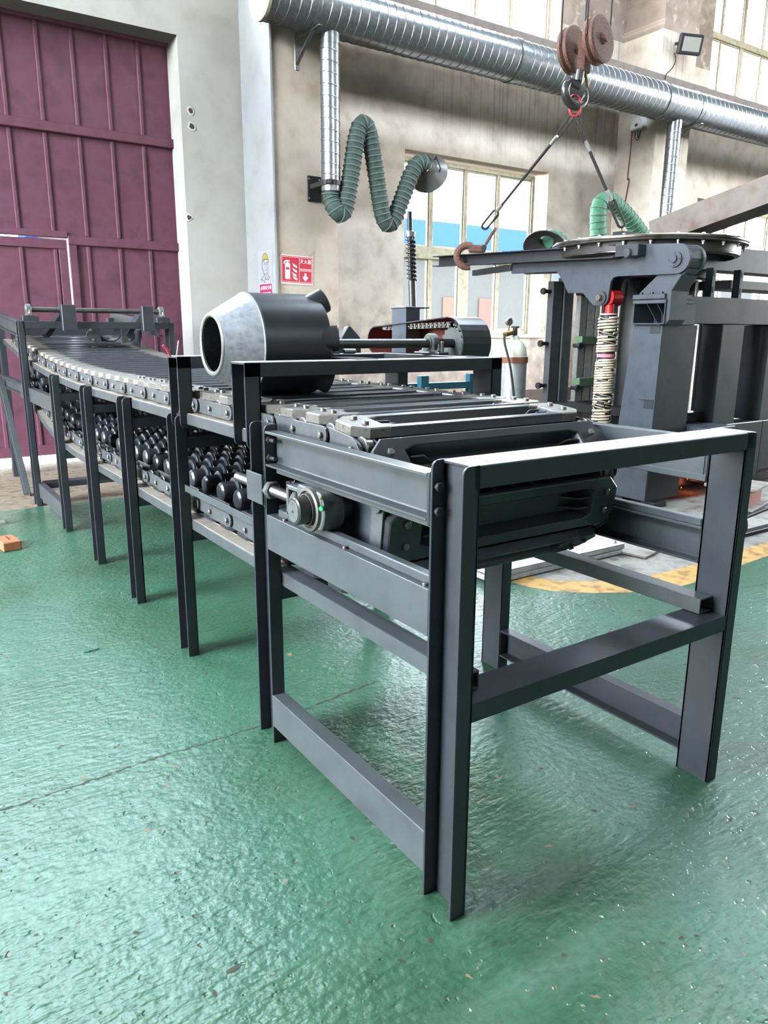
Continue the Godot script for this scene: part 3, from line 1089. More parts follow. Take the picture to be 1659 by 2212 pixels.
func mould_meshes() -> Dictionary:
	var o := {}
	# middle of the pan: two rails and a tapering pocket
	var m := MB.new()
	var top := 0.058
	var th := 0.034
	var h := 0.372
	for s in [-1.0, 1.0]:
		m.box(V3(-h, top - th, s * 0.053), V3(h, top, s * 0.086), 0.003)
	# pocket walls
	var A := [V3(-h, top - 0.004, -0.053), V3(h, top - 0.004, -0.053), V3(h, top - 0.004, 0.053), V3(-h, top - 0.004, 0.053)]
	var B := [V3(-h + 0.05, 0.004, -0.036), V3(h - 0.05, 0.004, -0.036), V3(h - 0.05, 0.004, 0.036), V3(-h + 0.05, 0.004, 0.036)]
	for i in 4:
		var j := (i + 1) % 4
		var inward: Vector3 = -((A[i] + A[j]) / 2)
		inward.y = 0
		var nn := (inward.normalized() + Vector3(0, 0.35, 0)).normalized()
		m.quad(A[i], A[j], B[j], B[i], nn)
	m.quad(B[0], B[1], B[2], B[3], Vector3.UP)
	# outside of the pocket
	for i in 4:
		var j := (i + 1) % 4
		var out: Vector3 = (A[i] + A[j]) / 2
		out.y = 0
		m.quad(A[i] + out.normalized() * 0.004, A[j] + out.normalized() * 0.004, B[j] + out.normalized() * 0.004, B[i] + out.normalized() * 0.004, out.normalized())
	o.pan = m.mesh()
	# end plates: chamfered
	var e := MB.new()
	e.x = frame(XF, ZF)
	e.prism(polyv([0.335, -0.053, 0.372, -0.086, 0.445, -0.086, 0.49, -0.045, 0.49, 0.045, 0.445, 0.086, 0.372, 0.086, 0.335, 0.053, 0.372, 0.040, 0.372, -0.040]), -top - 0.001, -top + th, 0.004)
	o.end = e.mesh()
	# web pieces in the pocket's ends
	var f := MB.new()
	for k in [0, 1]:
		f.x = frame(XF, YF, V3(0, 0, -0.018 + 0.036 * k))
		f.prism(polyv([0.25, 0.004, 0.335, 0.004, 0.36, 0.052, 0.31, 0.052]), -0.003, 0.003, 0.0008)
	o.fin = f.mesh()
	# ribbed back: bars with raised rings, rounded at the ends
	var b := MB.new()
	var prof := [[0.0, -0.432], [0.034, -0.43], [0.043, -0.422], [0.046, -0.408]]
	for k in 9:
		var x := -0.352 + k * 0.088
		prof += [[0.046, x - 0.011], [0.06, x - 0.008], [0.062, x - 0.005], [0.062, x + 0.005], [0.06, x + 0.008], [0.046, x + 0.011]]
	prof += [[0.046, 0.408], [0.043, 0.422], [0.034, 0.43], [0.0, 0.432]]
	b.x = Transform3D(Basis(YF, XF, -ZF), V3(0, -0.06, 0))
	b.lathe(prof, 16)
	o.back = b.mesh()
	o.bolt = MB.new().bolt(V3(0, top, 0), YF, 0.0115, 0.012).mesh()
	# chain
	var lk := func(x0: float, x1: float, r: float, bump: bool) -> ArrayMesh:
		var q := MB.new()
		q.x = frame(ZF, YF)
		if bump:
			q.prism(rounded(polyv([-PITCH / 2 - r, -r, PITCH / 2 + r, -r, PITCH / 2 + r, r * 0.4, 0.078, 0.03, -0.078, 0.03, -PITCH / 2 - r, r * 0.4]), 0.016, 3), x0, x1, 0.001)
		else:
			q.prism(stadium(-PITCH / 2, PITCH / 2, r), x0, x1, 0.001)
		return q.mesh()
	o.outer = lk.call(-0.004, 0.004, 0.029, false)
	o.inner = lk.call(-0.004, 0.004, 0.029, true)
	var ro := MB.new()
	ro.x = Transform3D(Basis(YF, XF, -ZF), Vector3.ZERO)
	ro.lathe([[0.0, -0.018], [0.034, -0.018], [0.036, -0.016], [0.036, -0.012], [0.028, -0.010], [0.028, 0.014], [0.026, 0.016], [0.0, 0.016]], 18)
	o.roller = ro.mesh()
	var pn := MB.new()
	pn.cyl(V3(-0.016, 0, 0), V3(0.016, 0, 0), 0.0095, 10, 0.002)
	pn.cyl(V3(-0.012, -0.016, 0.003), V3(-0.012, 0.016, -0.003), 0.002, 5, 0.0005)
	pn.cyl(V3(-0.012, -0.015, -0.006), V3(-0.012, 0.012, 0.004), 0.002, 5, 0.0005)
	o.pin = pn.mesh()
	return o


func build_chain() -> void:
	var t := thing("mould_chain", "endless chain of dark cast moulds with pale bolted ends lying along the conveyor frame", "conveyor chain")
	var mm := mould_meshes()
	var first := -33
	var last := 34
	for i in range(first, last):
		var a := chain_at(i * PITCH + 0.10)
		var b := chain_at((i + 1) * PITCH + 0.10)
		var mid := (a + b) / 2
		var dir := Vector3(0, b.y - a.y, b.x - a.x).normalized()
		# outward: left of travel
		var out := dir.cross(XF)
		var bas := Basis(XF, out, XF.cross(out))
		var tr := Transform3D(bas, V3(CW / 2, mid.y, mid.x))
		var md := obj("mould", mm.pan, M.mould, t, tr)
		for s in [1, -1]:
			obj("end_plate", mm.end, M.mould_end if i < 0 else M.mould, md, Transform3D(Basis(YF, PI if s < 0 else 0.0), Vector3.ZERO))
			if i > -14:
				for q in [-1, 1]:
					obj("bolt", mm.bolt, M.bolt if i < 2 else M.mould, md, Transform3D(Basis(), V3(s * 0.43, 0, q * 0.034)))
		if i >= -3 and i < 5:
			for s in [1, -1]:
				obj("fin", mm.fin, M.mould, md, Transform3D(Basis(YF, PI if s < 0 else 0.0), Vector3.ZERO))
		if i > -4:
			obj("ribbed_back", mm.back, M.mould, md)
		for side in [-1, 1]:
			var outer := (i + 100) % 2 == 0
			obj("link_plate", mm.outer if outer else mm.inner, M.link, t, Transform3D(bas, V3(X(0.062 if outer else 0.074, side), mid.y, mid.x)))
			if not outer:
				obj("attachment", mm.inner, M.link, t, Transform3D(bas, V3(X(0.135, side), mid.y, mid.x)))
			obj("roller", mm.roller, M.steel, t, Transform3D(Basis(bas.x * -side, bas.y, bas.z * -side), V3(X(0.105, side), a.y, a.x)))
			obj("pin", mm.pin, M.bolt, t, Transform3D(bas, V3(X(0.062, side), a.y, a.x)))
	# tail shaft with its wheels
	var w := thing("tail_wheel", "dark shaft and wheels inside the near end of the mould chain", "chain wheel", V3(CW / 2, TY, TZ))
	obj("shaft", MB.new().cyl(V3(-0.52, 0.012, 0), V3(0.52, 0.012, 0), 0.05, 20), M.dark_steel, w)
	obj("tube", MB.new().cyl(V3(-0.40, 0, 0), V3(0.40, 0, 0), 0.10, 28), M.paint, w)
	for s in [-1.0, 1.0]:
		var g := MB.new()
		var p := PackedVector2Array()
		for k in 42:
			var an := TAU * k / 42
			p.append(Vector2(cos(an), sin(an)) * (0.19 + 0.02 * cos(7 * an)))
		g.x = frame(ZF, YF, V3(s * 0.46, 0, 0))
		g.prism(p, -0.012, 0.012, 0.002)
		obj("sprocket", g, M.paint_mill, w)


# ---------------------------------------------------------------- pouring drum and far shaft
func pillow(parent: Node, at: Vector3, r := 0.034, s := 1.0) -> Node3D:
	# pillow block for a shaft along x; base at at.y, shaft centre 0.05 above
	var m := MB.new()
	m.x = frame(ZF, YF, at)
	var p := PackedVector2Array()
	p.append_array(polyv([-0.075 * s, 0.0, 0.075 * s, 0.0, 0.075 * s, 0.016 * s, 0.045 * s, 0.02 * s]))
	for k in 13:
		var a := -0.35 + (PI + 0.7) * k / 12.0
		p.append(Vector2(cos(a) * 0.046 * s, 0.05 * s + sin(a) * 0.046 * s))
	p.append_array(polyv([-0.045 * s, 0.02 * s, -0.075 * s, 0.016 * s]))
	m.prism(p, -0.019 * s, 0.019 * s, 0.003)
	var o := obj("pillow_block", m, M.casting, parent)
	var r2 := MB.new()
	r2.x = MB.along(at + V3(-0.024 * s, 0.05 * s, 0), at + V3(1, 0.05 * s, 0))
	r2.lathe([[0.0, 0.0], [0.03 * s, 0.0], [0.032 * s, 0.004], [0.032 * s, 0.044 * s], [0.03 * s, 0.048 * s], [0.0, 0.048 * s]], 20)
	obj("collar", r2, M.steel, o)
	for q in [-1, 1]:
		obj("bolt", MB.new().bolt(at + V3(0, 0.016 * s, q * 0.06 * s), YF, 0.01, 0.01, 0.02), M.bolt, o)
	return o


func build_drum() -> void:
	var z := -1.65
	var y := 1.443
	var t := thing("pouring_drum", "grey steel drum with a bare conical mouth lying over the mould chain", "drum", V3(0, y, z))
	var b := MB.new()
	b.x = MB.along(Vector3.ZERO, XF)
	b.lathe([[0.204, 0.185], [0.205, 0.19], [0.205, 0.478], [0.203, 0.482], [0.19, 0.484], [0.188, 0.48], [0.188, 0.19]], 48)
	b.lathe([[0.188, 0.46], [0.03, 0.46]], 48)
	obj("barrel", b, M.drum, t)
	var c := MB.new()
	c.x = b.x
	c.lathe([[0.188, 0.19], [0.108, 0.05], [0.108, 0.047], [0.122, 0.043], [0.126, 0.047], [0.204, 0.186]], 48)
	obj("mouth_cone", c, mat(S(196, 199, 202), 0.4, 0.6, ntex(81, 0.03, [S(170, 172, 175), S(225, 226, 228), S(255, 255, 255)], 256, 4), 4.0), t)
	var rim := MB.new()
	rim.x = b.x
	rim.lathe([[0.106, 0.052], [0.107, 0.044], [0.112, 0.041], [0.122, 0.041], [0.126, 0.045], [0.126, 0.05]], 48)
	obj("mouth_rim", rim, M.steel, t)
	var weld := MB.new()
	weld.x = b.x
	weld.lathe([[0.2, 0.181], [0.2075, 0.184], [0.2075, 0.189], [0.204, 0.192]], 48)
	obj("weld_seam", weld, M.casting, t)
	# spouts round the back rim
	for k in 6:
		var an := TAU * k / 6 - 0.66
		var rd := V3(0, cos(an), sin(an))
		var s := MB.new()
		s.x = MB.along(V3(0.40, 0, 0) + rd * 0.125, V3(0.535, 0, 0) + rd * 0.205)
		s.lathe([[0.0, 0.0], [0.052, 0.0], [0.052, 0.135], [0.05, 0.14], [0.042, 0.14], [0.042, 0.01], [0.0, 0.01]], 18)
		obj("spout", s, M.drum, t)
	obj("hub", MB.new().cyl(V3(0.45, 0, 0), V3(0.53, 0, 0), 0.075, 28), M.paint_black, t)
	obj("shaft", MB.new().cyl(V3(0.50, 0, 0), V3(1.30, 0, 0), 0.021, 20), M.dark_steel, t)
	var st := thing("drum_bearing", "pillow block carrying the drum shaft next to the drum", "bearing", V3(0.575, 1.433, z))
	pillow(st, V3(0, -0.04, 0))
	obj("base_plate", BX(V3(-0.03, -0.041, -0.10), V3(0.03, -0.03, 0.10)), M.paint, st)
	obj("stop_screw", MB.new().cyl(V3(0.03, -0.02, 0.085), V3(0.09, -0.02, 0.085), 0.011, 12), M.bolt, st)
	var st2 := thing("drum_bearing", "pillow block carrying the drum shaft beside the chain guard", "bearing", V3(1.145, 1.433, z))
	pillow(st2, V3(0, -0.04, 0))
	obj("base_plate", BX(V3(-0.03, -0.041, -0.10), V3(0.03, -0.03, 0.10)), M.paint, st2)
	obj("stop_screw", MB.new().cyl(V3(0.0, -0.03, 0.085), V3(0.0, 0.02, 0.085), 0.008, 10), M.bolt, st2)
	build_guard(z, y)


func build_guard(z: float, y: float) -> void:
	# chain guard: a capsule-shaped cover, open towards the drum, with the chain inside
	var g := thing("chain_guard", "rounded dark grey chain guard, red primer inside, at the right end of the drum shaft", "chain guard", V3(1.24, y, z))
	var ax := V3(0, 0.01, -0.95).normalized()
	var L := 0.64
	var outl := PackedVector2Array()
	var inl := PackedVector2Array()
	for pass_ in 2:
		var e := 0.0 if pass_ == 0 else 0.005
		for k in 13:
			var a := -PI / 2 + PI * k / 12.0
			(outl if pass_ == 0 else inl).append(Vector2(cos(a) * (0.125 - e), sin(a) * (0.125 - e)))
		for k in 9:
			var a := PI / 2 + PI * k / 8.0
			(outl if pass_ == 0 else inl).append(Vector2(-L + cos(a) * (0.075 - e), sin(a) * (0.075 - e)))
	var rim := MB.new()
	var inn := MB.new()
	var k := outl.size()
	var f := frame(-ax, YF, Vector3.ZERO).orthonormalized()
	rim.x = f
	inn.x = f
	var s0 := 0.0
	var s1 := -0.17
	# local z of this frame points to -x or +x; use the sign that puts the cover beyond the shaft end
	var zx := (-ax).cross(YF).x
	s0 *= 1.0
	s1 = 0.17 * signf(zx)
	for i in k:
		var j := (i + 1) % k
		var nn := Vector3((outl[j] - outl[i]).y, -(outl[j] - outl[i]).x, 0).normalized()
		rim.quad(Vector3(outl[i].x, outl[i].y, s0), Vector3(outl[j].x, outl[j].y, s0), Vector3(outl[j].x, outl[j].y, s1), Vector3(outl[i].x, outl[i].y, s1), nn)
		rim.quad(Vector3(outl[i].x, outl[i].y, s0), Vector3(outl[j].x, outl[j].y, s0), Vector3(inl[j].x, inl[j].y, s0), Vector3(inl[i].x, inl[i].y, s0), Vector3(0, 0, -signf(s1)))
		inn.quad(Vector3(inl[i].x, inl[i].y, s0), Vector3(inl[j].x, inl[j].y, s0), Vector3(inl[j].x, inl[j].y, s1), Vector3(inl[i].x, inl[i].y, s1), -nn)
	rim.prism(outl, s1, s1 + 0.004 * signf(s1), 0.0)
	inn.prism(inl, s1 - 0.002 * signf(s1), s1 - 0.001 * signf(s1), 0.0)
	obj("cover", rim, M.paint, g)
	obj("lining", inn, M.primer, g)
	var ch := thing("drive_chain", "roller drive chain running over its wheel inside the red lined guard", "chain", V3(1.28, y, z))
	var sp := MB.new()
	var p := PackedVector2Array()
	for q in 96:
		var an := TAU * q / 96
		p.append(Vector2(cos(an), sin(an)) * (0.082 + 0.006 * cos(16 * an)))
	sp.x = frame(ZF, YF)
	sp.prism(p, -0.005, 0.005, 0.001)
	obj("chain_wheel", sp, M.casting, ch)
	var one := MB.new()
	one.x = frame(ZF, YF)
	one.prism(stadium(-0.016, 0.016, 0.013, 5), -0.012, -0.008, 0.0)
	one.prism(stadium(-0.016, 0.016, 0.013, 5), 0.008, 0.012, 0.0)
	one.x = Transform3D()
	one.cyl(V3(-0.014, 0, 0.016), V3(0.014, 0, 0.016), 0.007, 8)
	var om := one.mesh()
	for q in 18:
		var pz := -0.034 * q
		obj("chain_link", om, M.steel, ch, Transform3D(Basis(), V3(0.0, 0.088 - 0.0008 * q, pz)))
	for q in 7:
		var an := 0.18 + 0.4 * q
		obj("chain_link", om, M.steel, ch, Transform3D(Basis(XF, an), V3(0, cos(an) * 0.088, sin(an) * 0.088)))
	# spring tensioner on a channel post
	var tn := thing("spring_tensioner", "upright threaded rod with a coil spring on a grey post behind the drum", "tensioner", V3(1.255, 1.30, -2.08))
	var pm := MB.new()
	sect(pm, chan(0.13, 0.09), V3(0.0, 0.0, 0.0), V3(0.0, 0.315, 0.0), V3(1, 0, 0))
	pm.box(V3(-0.005, 0.315, -0.07), V3(0.15, 0.323, 0.07))
	pm.box(V3(0.10, 0.25, -0.07), V3(0.15, 0.323, -0.05))
	obj("channel_post", pm, M.paint_mill, tn)
	obj("sleeve", MB.new().cyl(V3(0.09, 0.323, 0.0), V3(0.082, 0.46, 0.0), 0.02, 14), M.dark_steel, tn)
	obj("threaded_rod", MB.new().cyl(V3(0.095, 0.14, 0.0), V3(0.06, 0.80, 0.0), 0.014, 12), M.paint_black, tn)
	obj("nut", MB.new().bolt(V3(0.068, 0.675, 0.0), YF, 0.028, 0.03), M.bolt, tn)
	var sp2 := []
	for q in 121:
		var a := TAU * q / 12.0
		sp2.append(V3(0.082 - 0.012 * q / 120.0 + 0.022 * cos(a), 0.46 + 0.21 * q / 120.0, 0.022 * sin(a)))
	obj("spring", MB.new().tube(sp2, 0.006, 5), M.paint_black, tn)
	# notched rest plate
	var np := thing("notched_plate", "grey plate with a V notch standing behind the drum shaft", "plate", V3(1.02, 1.36, -2.3))
	var n := MB.new()
	n.prism(rounded(polyv([-0.125, 0.0, 0.125, 0.0, 0.125, 0.10, 0.05, 0.17, 0.0, 0.095, -0.005, 0.095, -0.045, 0.16, -0.075, 0.16, -0.125, 0.08]), 0.018, 4), -0.02, 0.02, 0.002)
	obj("plate", n, M.paint_mill, np)
	obj("foot", BX(V3(-0.12, -0.06, -0.1), V3(0.12, 0.0, 0.1)), M.paint, np)


func build_far_shaft() -> void:
	var z := -5.86
	var t := thing("pusher_shaft", "slim steel shaft in two bearings on top of the far portal, before the red door", "shaft", V3(0, 1.66, z))
	obj("shaft", MB.new().cyl(V3(0.09, 0, 0), V3(1.19, 0, 0), 0.021, 16), M.dark_steel, t)
	for x in [0.07, 1.2]:
		pillow(t, V3(x, -0.05, 0), 0.034, 1.0)
		obj("bracket", BX(V3(x - 0.06, -0.105, -0.07), V3(x + 0.07, -0.052, 0.07), 0.004), M.paint, t)
	for x in [0.30, 0.98]:
		var m := MB.new()
		sect(m, polyv([-0.02, -0.05, 0.02, -0.05, 0.02, 0.05, -0.02, 0.05]), V3(x - 0.12, -0.22, 0.02), V3(x + 0.06, 0.0, -0.02), YF)
		obj("strut", m, M.paint_mill if x > 0.5 else M.paint_black, t)
	# half round chute under the beam
	var c := thing("knock_out_chute", "short half round chute with flanges hanging under the far portal beam", "chute", V3(0.73, 1.46, -5.95))
	var h := MB.new()
	h.x = MB.along(V3(0, 0, -0.12), V3(0, 0, 1))
	h.lathe([[0.10, 0.0], [0.10, 0.24], [0.092, 0.24], [0.092, 0.0], [0.10, 0.0]], 20, false, -0.15, PI + 0.15)
	h.x = Transform3D(Basis(ZF, PI), Vector3.ZERO) * h.x
	var hm := obj("trough", h, M.paint_black, c)
	hm.position.y = 0.03
	for s in [-1.0, 1.0]:
		var f := MB.new()
		f.prism(rounded(polyv([s * 0.09, -0.09, s * 0.20, -0.06, s * 0.22, 0.0, s * 0.16, 0.06, s * 0.09, 0.06]), 0.03, 4), 0.115, 0.125, 0.002)
		obj("flange", f, M.casting, c)
		obj("bolt", MB.new().bolt(V3(s * 0.17, 0.03, 0.125), ZF, 0.012, 0.012), M.bolt, c)
		obj("bolt", MB.new().bolt(V3(s * 0.16, -0.05, 0.125), ZF, 0.012, 0.012), M.bolt, c)


# ---------------------------------------------------------------- furnace stand
func build_furnace() -> void:
	var f := thing("furnace_stand", "tall dark grey welded furnace stand with a round shell, behind the conveyor's near right corner", "furnace")
	var ZY := frame(ZF, YF) # polygon x = world z, y = world y; extrusion along -x
	var zf := -2.79
	# left column with its tapering side
	var c := MB.new()
	c.x = ZY
	c.prism(polyv([zf, 0.045, -3.20, 0.045, -3.06, 1.56, zf + 0.03, 1.56]), -4.89, -4.42, 0.003)
	obj("column", c, M.paint, f)
	var cg := MB.new()
	cg.x = ZY
	cg.prism(polyv([zf - 0.002, 0.05, -3.198, 0.05, -3.058, 1.556, zf + 0.026, 1.556]), -4.42, -4.412, 0.002)
	obj("lit_side_gusset", cg, M.paint_mill, f)  # thin gusset over the column, the lit side put into its paler colour
	for y in [1.49, 0.86, 0.45]:
		var t := obj("hinge_tab", BX(V3(4.408, y, -2.885), V3(4.46, y + 0.075, -2.786), 0.002), M.paint, f)
		obj("hinge_plate", BX(V3(4.40, y + 0.075, -2.93), V3(4.46, y + 0.081, -2.786), 0.001), M.paint_mill, t)
	obj("foot", BX(V3(4.44, 0.0, -2.86), V3(4.60, 0.045, -2.70)), M.paint_black, f)
	obj("foot", BX(V3(4.44, 0.0, -3.20), V3(4.60, 0.045, -3.05)), M.paint_black, f)
	obj("foot", BX(V3(5.7, 0.0, -2.95), V3(6.0, 0.12, -2.75)), M.paint_black, f)
	obj("cross_beam", BX(V3(4.60, 1.572, -3.0), V3(8.2, 1.802, zf), 0.006), M.paint, f)
	obj("column", BX(V3(5.31, 0.66, -3.0), V3(5.655, 1.572, zf), 0.006), M.paint, f)
	obj("column", BX(V3(6.09, 0.66, -3.1), V3(7.4, 1.572, zf + 0.0), 0.006), M.paint, f)
	obj("base_box", BX(V3(5.31, 0.11, -3.0), V3(6.14, 0.66, zf + 0.01), 0.006), M.paint, f)
	obj("base_box", BX(V3(6.15, 0.16, -3.0), V3(8.2, 0.66, zf + 0.005), 0.006), M.paint, f)
	obj("floor_plate", BX(V3(4.89, 0.70, -4.4), V3(5.31, 0.78, -2.9)), M.paint_black, f)
	obj("base_plate", BX(V3(4.6, 0.06, -4.5), V3(7.2, 0.22, -3.0)), M.paint_black, f)
	obj("side_panel", BX(V3(4.90, 0.30, -3.1), V3(5.28, 0.69, -2.54), 0.005), M.paint_mill, f)
	obj("panel_rail", BX(V3(4.88, 0.255, -3.1), V3(5.20, 0.285, -2.53), 0.004), M.steel, f)
	# shell inside the frame
	var sh := MB.new()
	sh.x = Transform3D(Basis(), V3(5.55, 0, -3.75))
	sh.lathe([[0.45, 0.25], [0.45, 2.0], [0.56, 2.0], [0.56, 2.07], [0.4, 2.07]], 40)
	obj("shell", sh, M.paint_black, f)
	for k in 16:
		var a := TAU * k / 16
		obj("shell_bar", MB.new().cyl(V3(5.55 + cos(a) * 0.49, 0.3, -3.75 + sin(a) * 0.49), V3(5.55 + cos(a) * 0.49, 1.98, -3.75 + sin(a) * 0.49), 0.016, 8), M.alu if k % 2 == 0 else M.paint_black, f)
	# slotted uprights on the cross beam
	for x in [5.10, 5.52]:
		var m := MB.new()
		sect(m, chan(0.07, 0.05, 0.006), V3(x, 1.80, -2.84), V3(x, 2.05, -2.84), XF)
		var o := obj("slotted_angle", m, M.paint_mill, f)
		for y in [1.84, 1.98]:
			obj("slot", BX(V3(x + 0.02, y, -2.806), V3(x + 0.03, y + 0.05, -2.803), 0.0), M.black, o)
	obj("side_tray", BX(V3(5.7, 1.90, -3.35), V3(7.2, 1.98, -3.0), 0.006), M.paint_grey, f)
	obj("terminal_block", BX(V3(4.75, 1.82, -3.1), V3(5.0, 1.98, -2.95)), M.paint_mill, f)
	obj("stud", MB.new().cyl(V3(4.80, 1.89, -2.95), V3(4.80, 1.89, -2.87), 0.022, 12), M.paint_black, f)
	# pedestal under the pivot
	var pd := MB.new()
	pd.x = ZY
	pd.prism(polyv([-2.60, 2.0, -2.88, 1.97, -3.07, 1.81, -2.74, 1.81]), -4.60, -4.45, 0.003)
	obj("pivot_pedestal", pd, M.paint_mill, f)
	var gp := MB.new()
	gp.x = ZY
	gp.prism(polyv([-2.735, 1.56, -2.70, 1.60, -2.70, 1.83, -2.62, 1.95, -2.66, 1.96, -2.75, 1.82]), -4.62, -4.40, 0.003)
	obj("pivot_rib", gp, M.paint_mill, f)
	obj("seat_plate", BX(V3(4.37, 1.768, -3.06), V3(4.75, 1.808, -2.74), 0.004), M.paint_mill, f)
	obj("seat_plate", BX(V3(4.38, 1.732, -3.06), V3(4.75, 1.764, -2.73), 0.004), M.paint_mill, f)
	for z in [-2.99, -2.885, -2.79]:
		obj("bolt", MB.new().bolt(V3(4.395, 1.808, z), YF, 0.016, 0.018), M.paint, f)
	for z in [-2.70]:
		for x in [4.68, 4.80]:
			obj("bolt", MB.new().bolt(V3(x, 1.66, zf), ZF, 0.02, 0.02), M.paint, f)
	obj("box_side", BX(V3(4.38, 1.565, -3.05), V3(4.80, 1.732, -3.04)), M.paint_mill, f)
	obj("box_side", BX(V3(4.38, 1.565, -2.742), V3(4.80, 1.732, -2.732)), M.paint_mill, f)
	obj("box_floor", BX(V3(4.37, 1.562, -3.05), V3(4.80, 1.574, -2.73)), M.paint_mill, f)
	for z in [-2.93, -2.83]:
		var g := MB.new()
		g.x = frame(XF, YF, V3(0, 0, z))
		g.prism(polyv([4.40, 1.73, 4.80, 1.73, 4.80, 1.575, 4.56, 1.575]), -0.005, 0.005, 0.001)
		obj("gusset", g, M.paint_mill, f)
	# round cover flange on top
	var r := thing("cover_ring", "large round bare steel flange with small bright bolts on top of the furnace stand", "flange", V3(5.08, 2.228, -3.5))
	var q := MB.new()
	q.lathe([[0.80, -0.06], [0.80, 0.02], [0.855, 0.02], [0.868, 0.026], [0.87, 0.034], [0.862, 0.042], [0.87, 0.048], [0.87, 0.062], [0.86, 0.07], [0.5, 0.075]], 72)
	obj("flange", q, M.ring_steel, r)
	var rb := MB.new()
	rb.lathe([[0.76, -0.075], [0.79, -0.06], [0.805, -0.05], [0.805, 0.018]], 64)
	obj("collar", rb, M.hood_black, r)
	for k in 24:
		var a := TAU * k / 24 + 0.1
		obj("bolt", MB.new().bolt(V3(cos(a) * 0.835, 0.07, sin(a) * 0.835), YF, 0.014, 0.012), M.white, r)
		obj("nut", MB.new().bolt(V3(cos(a) * 0.835, 0.02, sin(a) * 0.835), -YF, 0.014, 0.012, 0.02), M.white, r)
	var a := thing("lid_arm", "rusty box beam rising from the middle of the round flange to the right", "lifting arm", V3(5.03, 2.31, -3.5))
	var ab := MB.new()
	sect(ab, polyv([-0.15, -0.11, 0.15, -0.11, 0.15, 0.11, -0.15, 0.11]), V3(0.15, 0.075, 0.05), V3(0.17, 0.60, 2.5), XF, 0.004)
	obj("beam", ab, M.arm, a)
	obj("foot_plate", BX(V3(-0.42, -0.005, -0.35), V3(0.35, 0.018, 0.25)), M.arm, a)
	obj("stop_block", BX(V3(0.05, 0.02, -0.42), V3(0.22, 0.14, -0.30)), M.paint_black, a)
	build_lever()


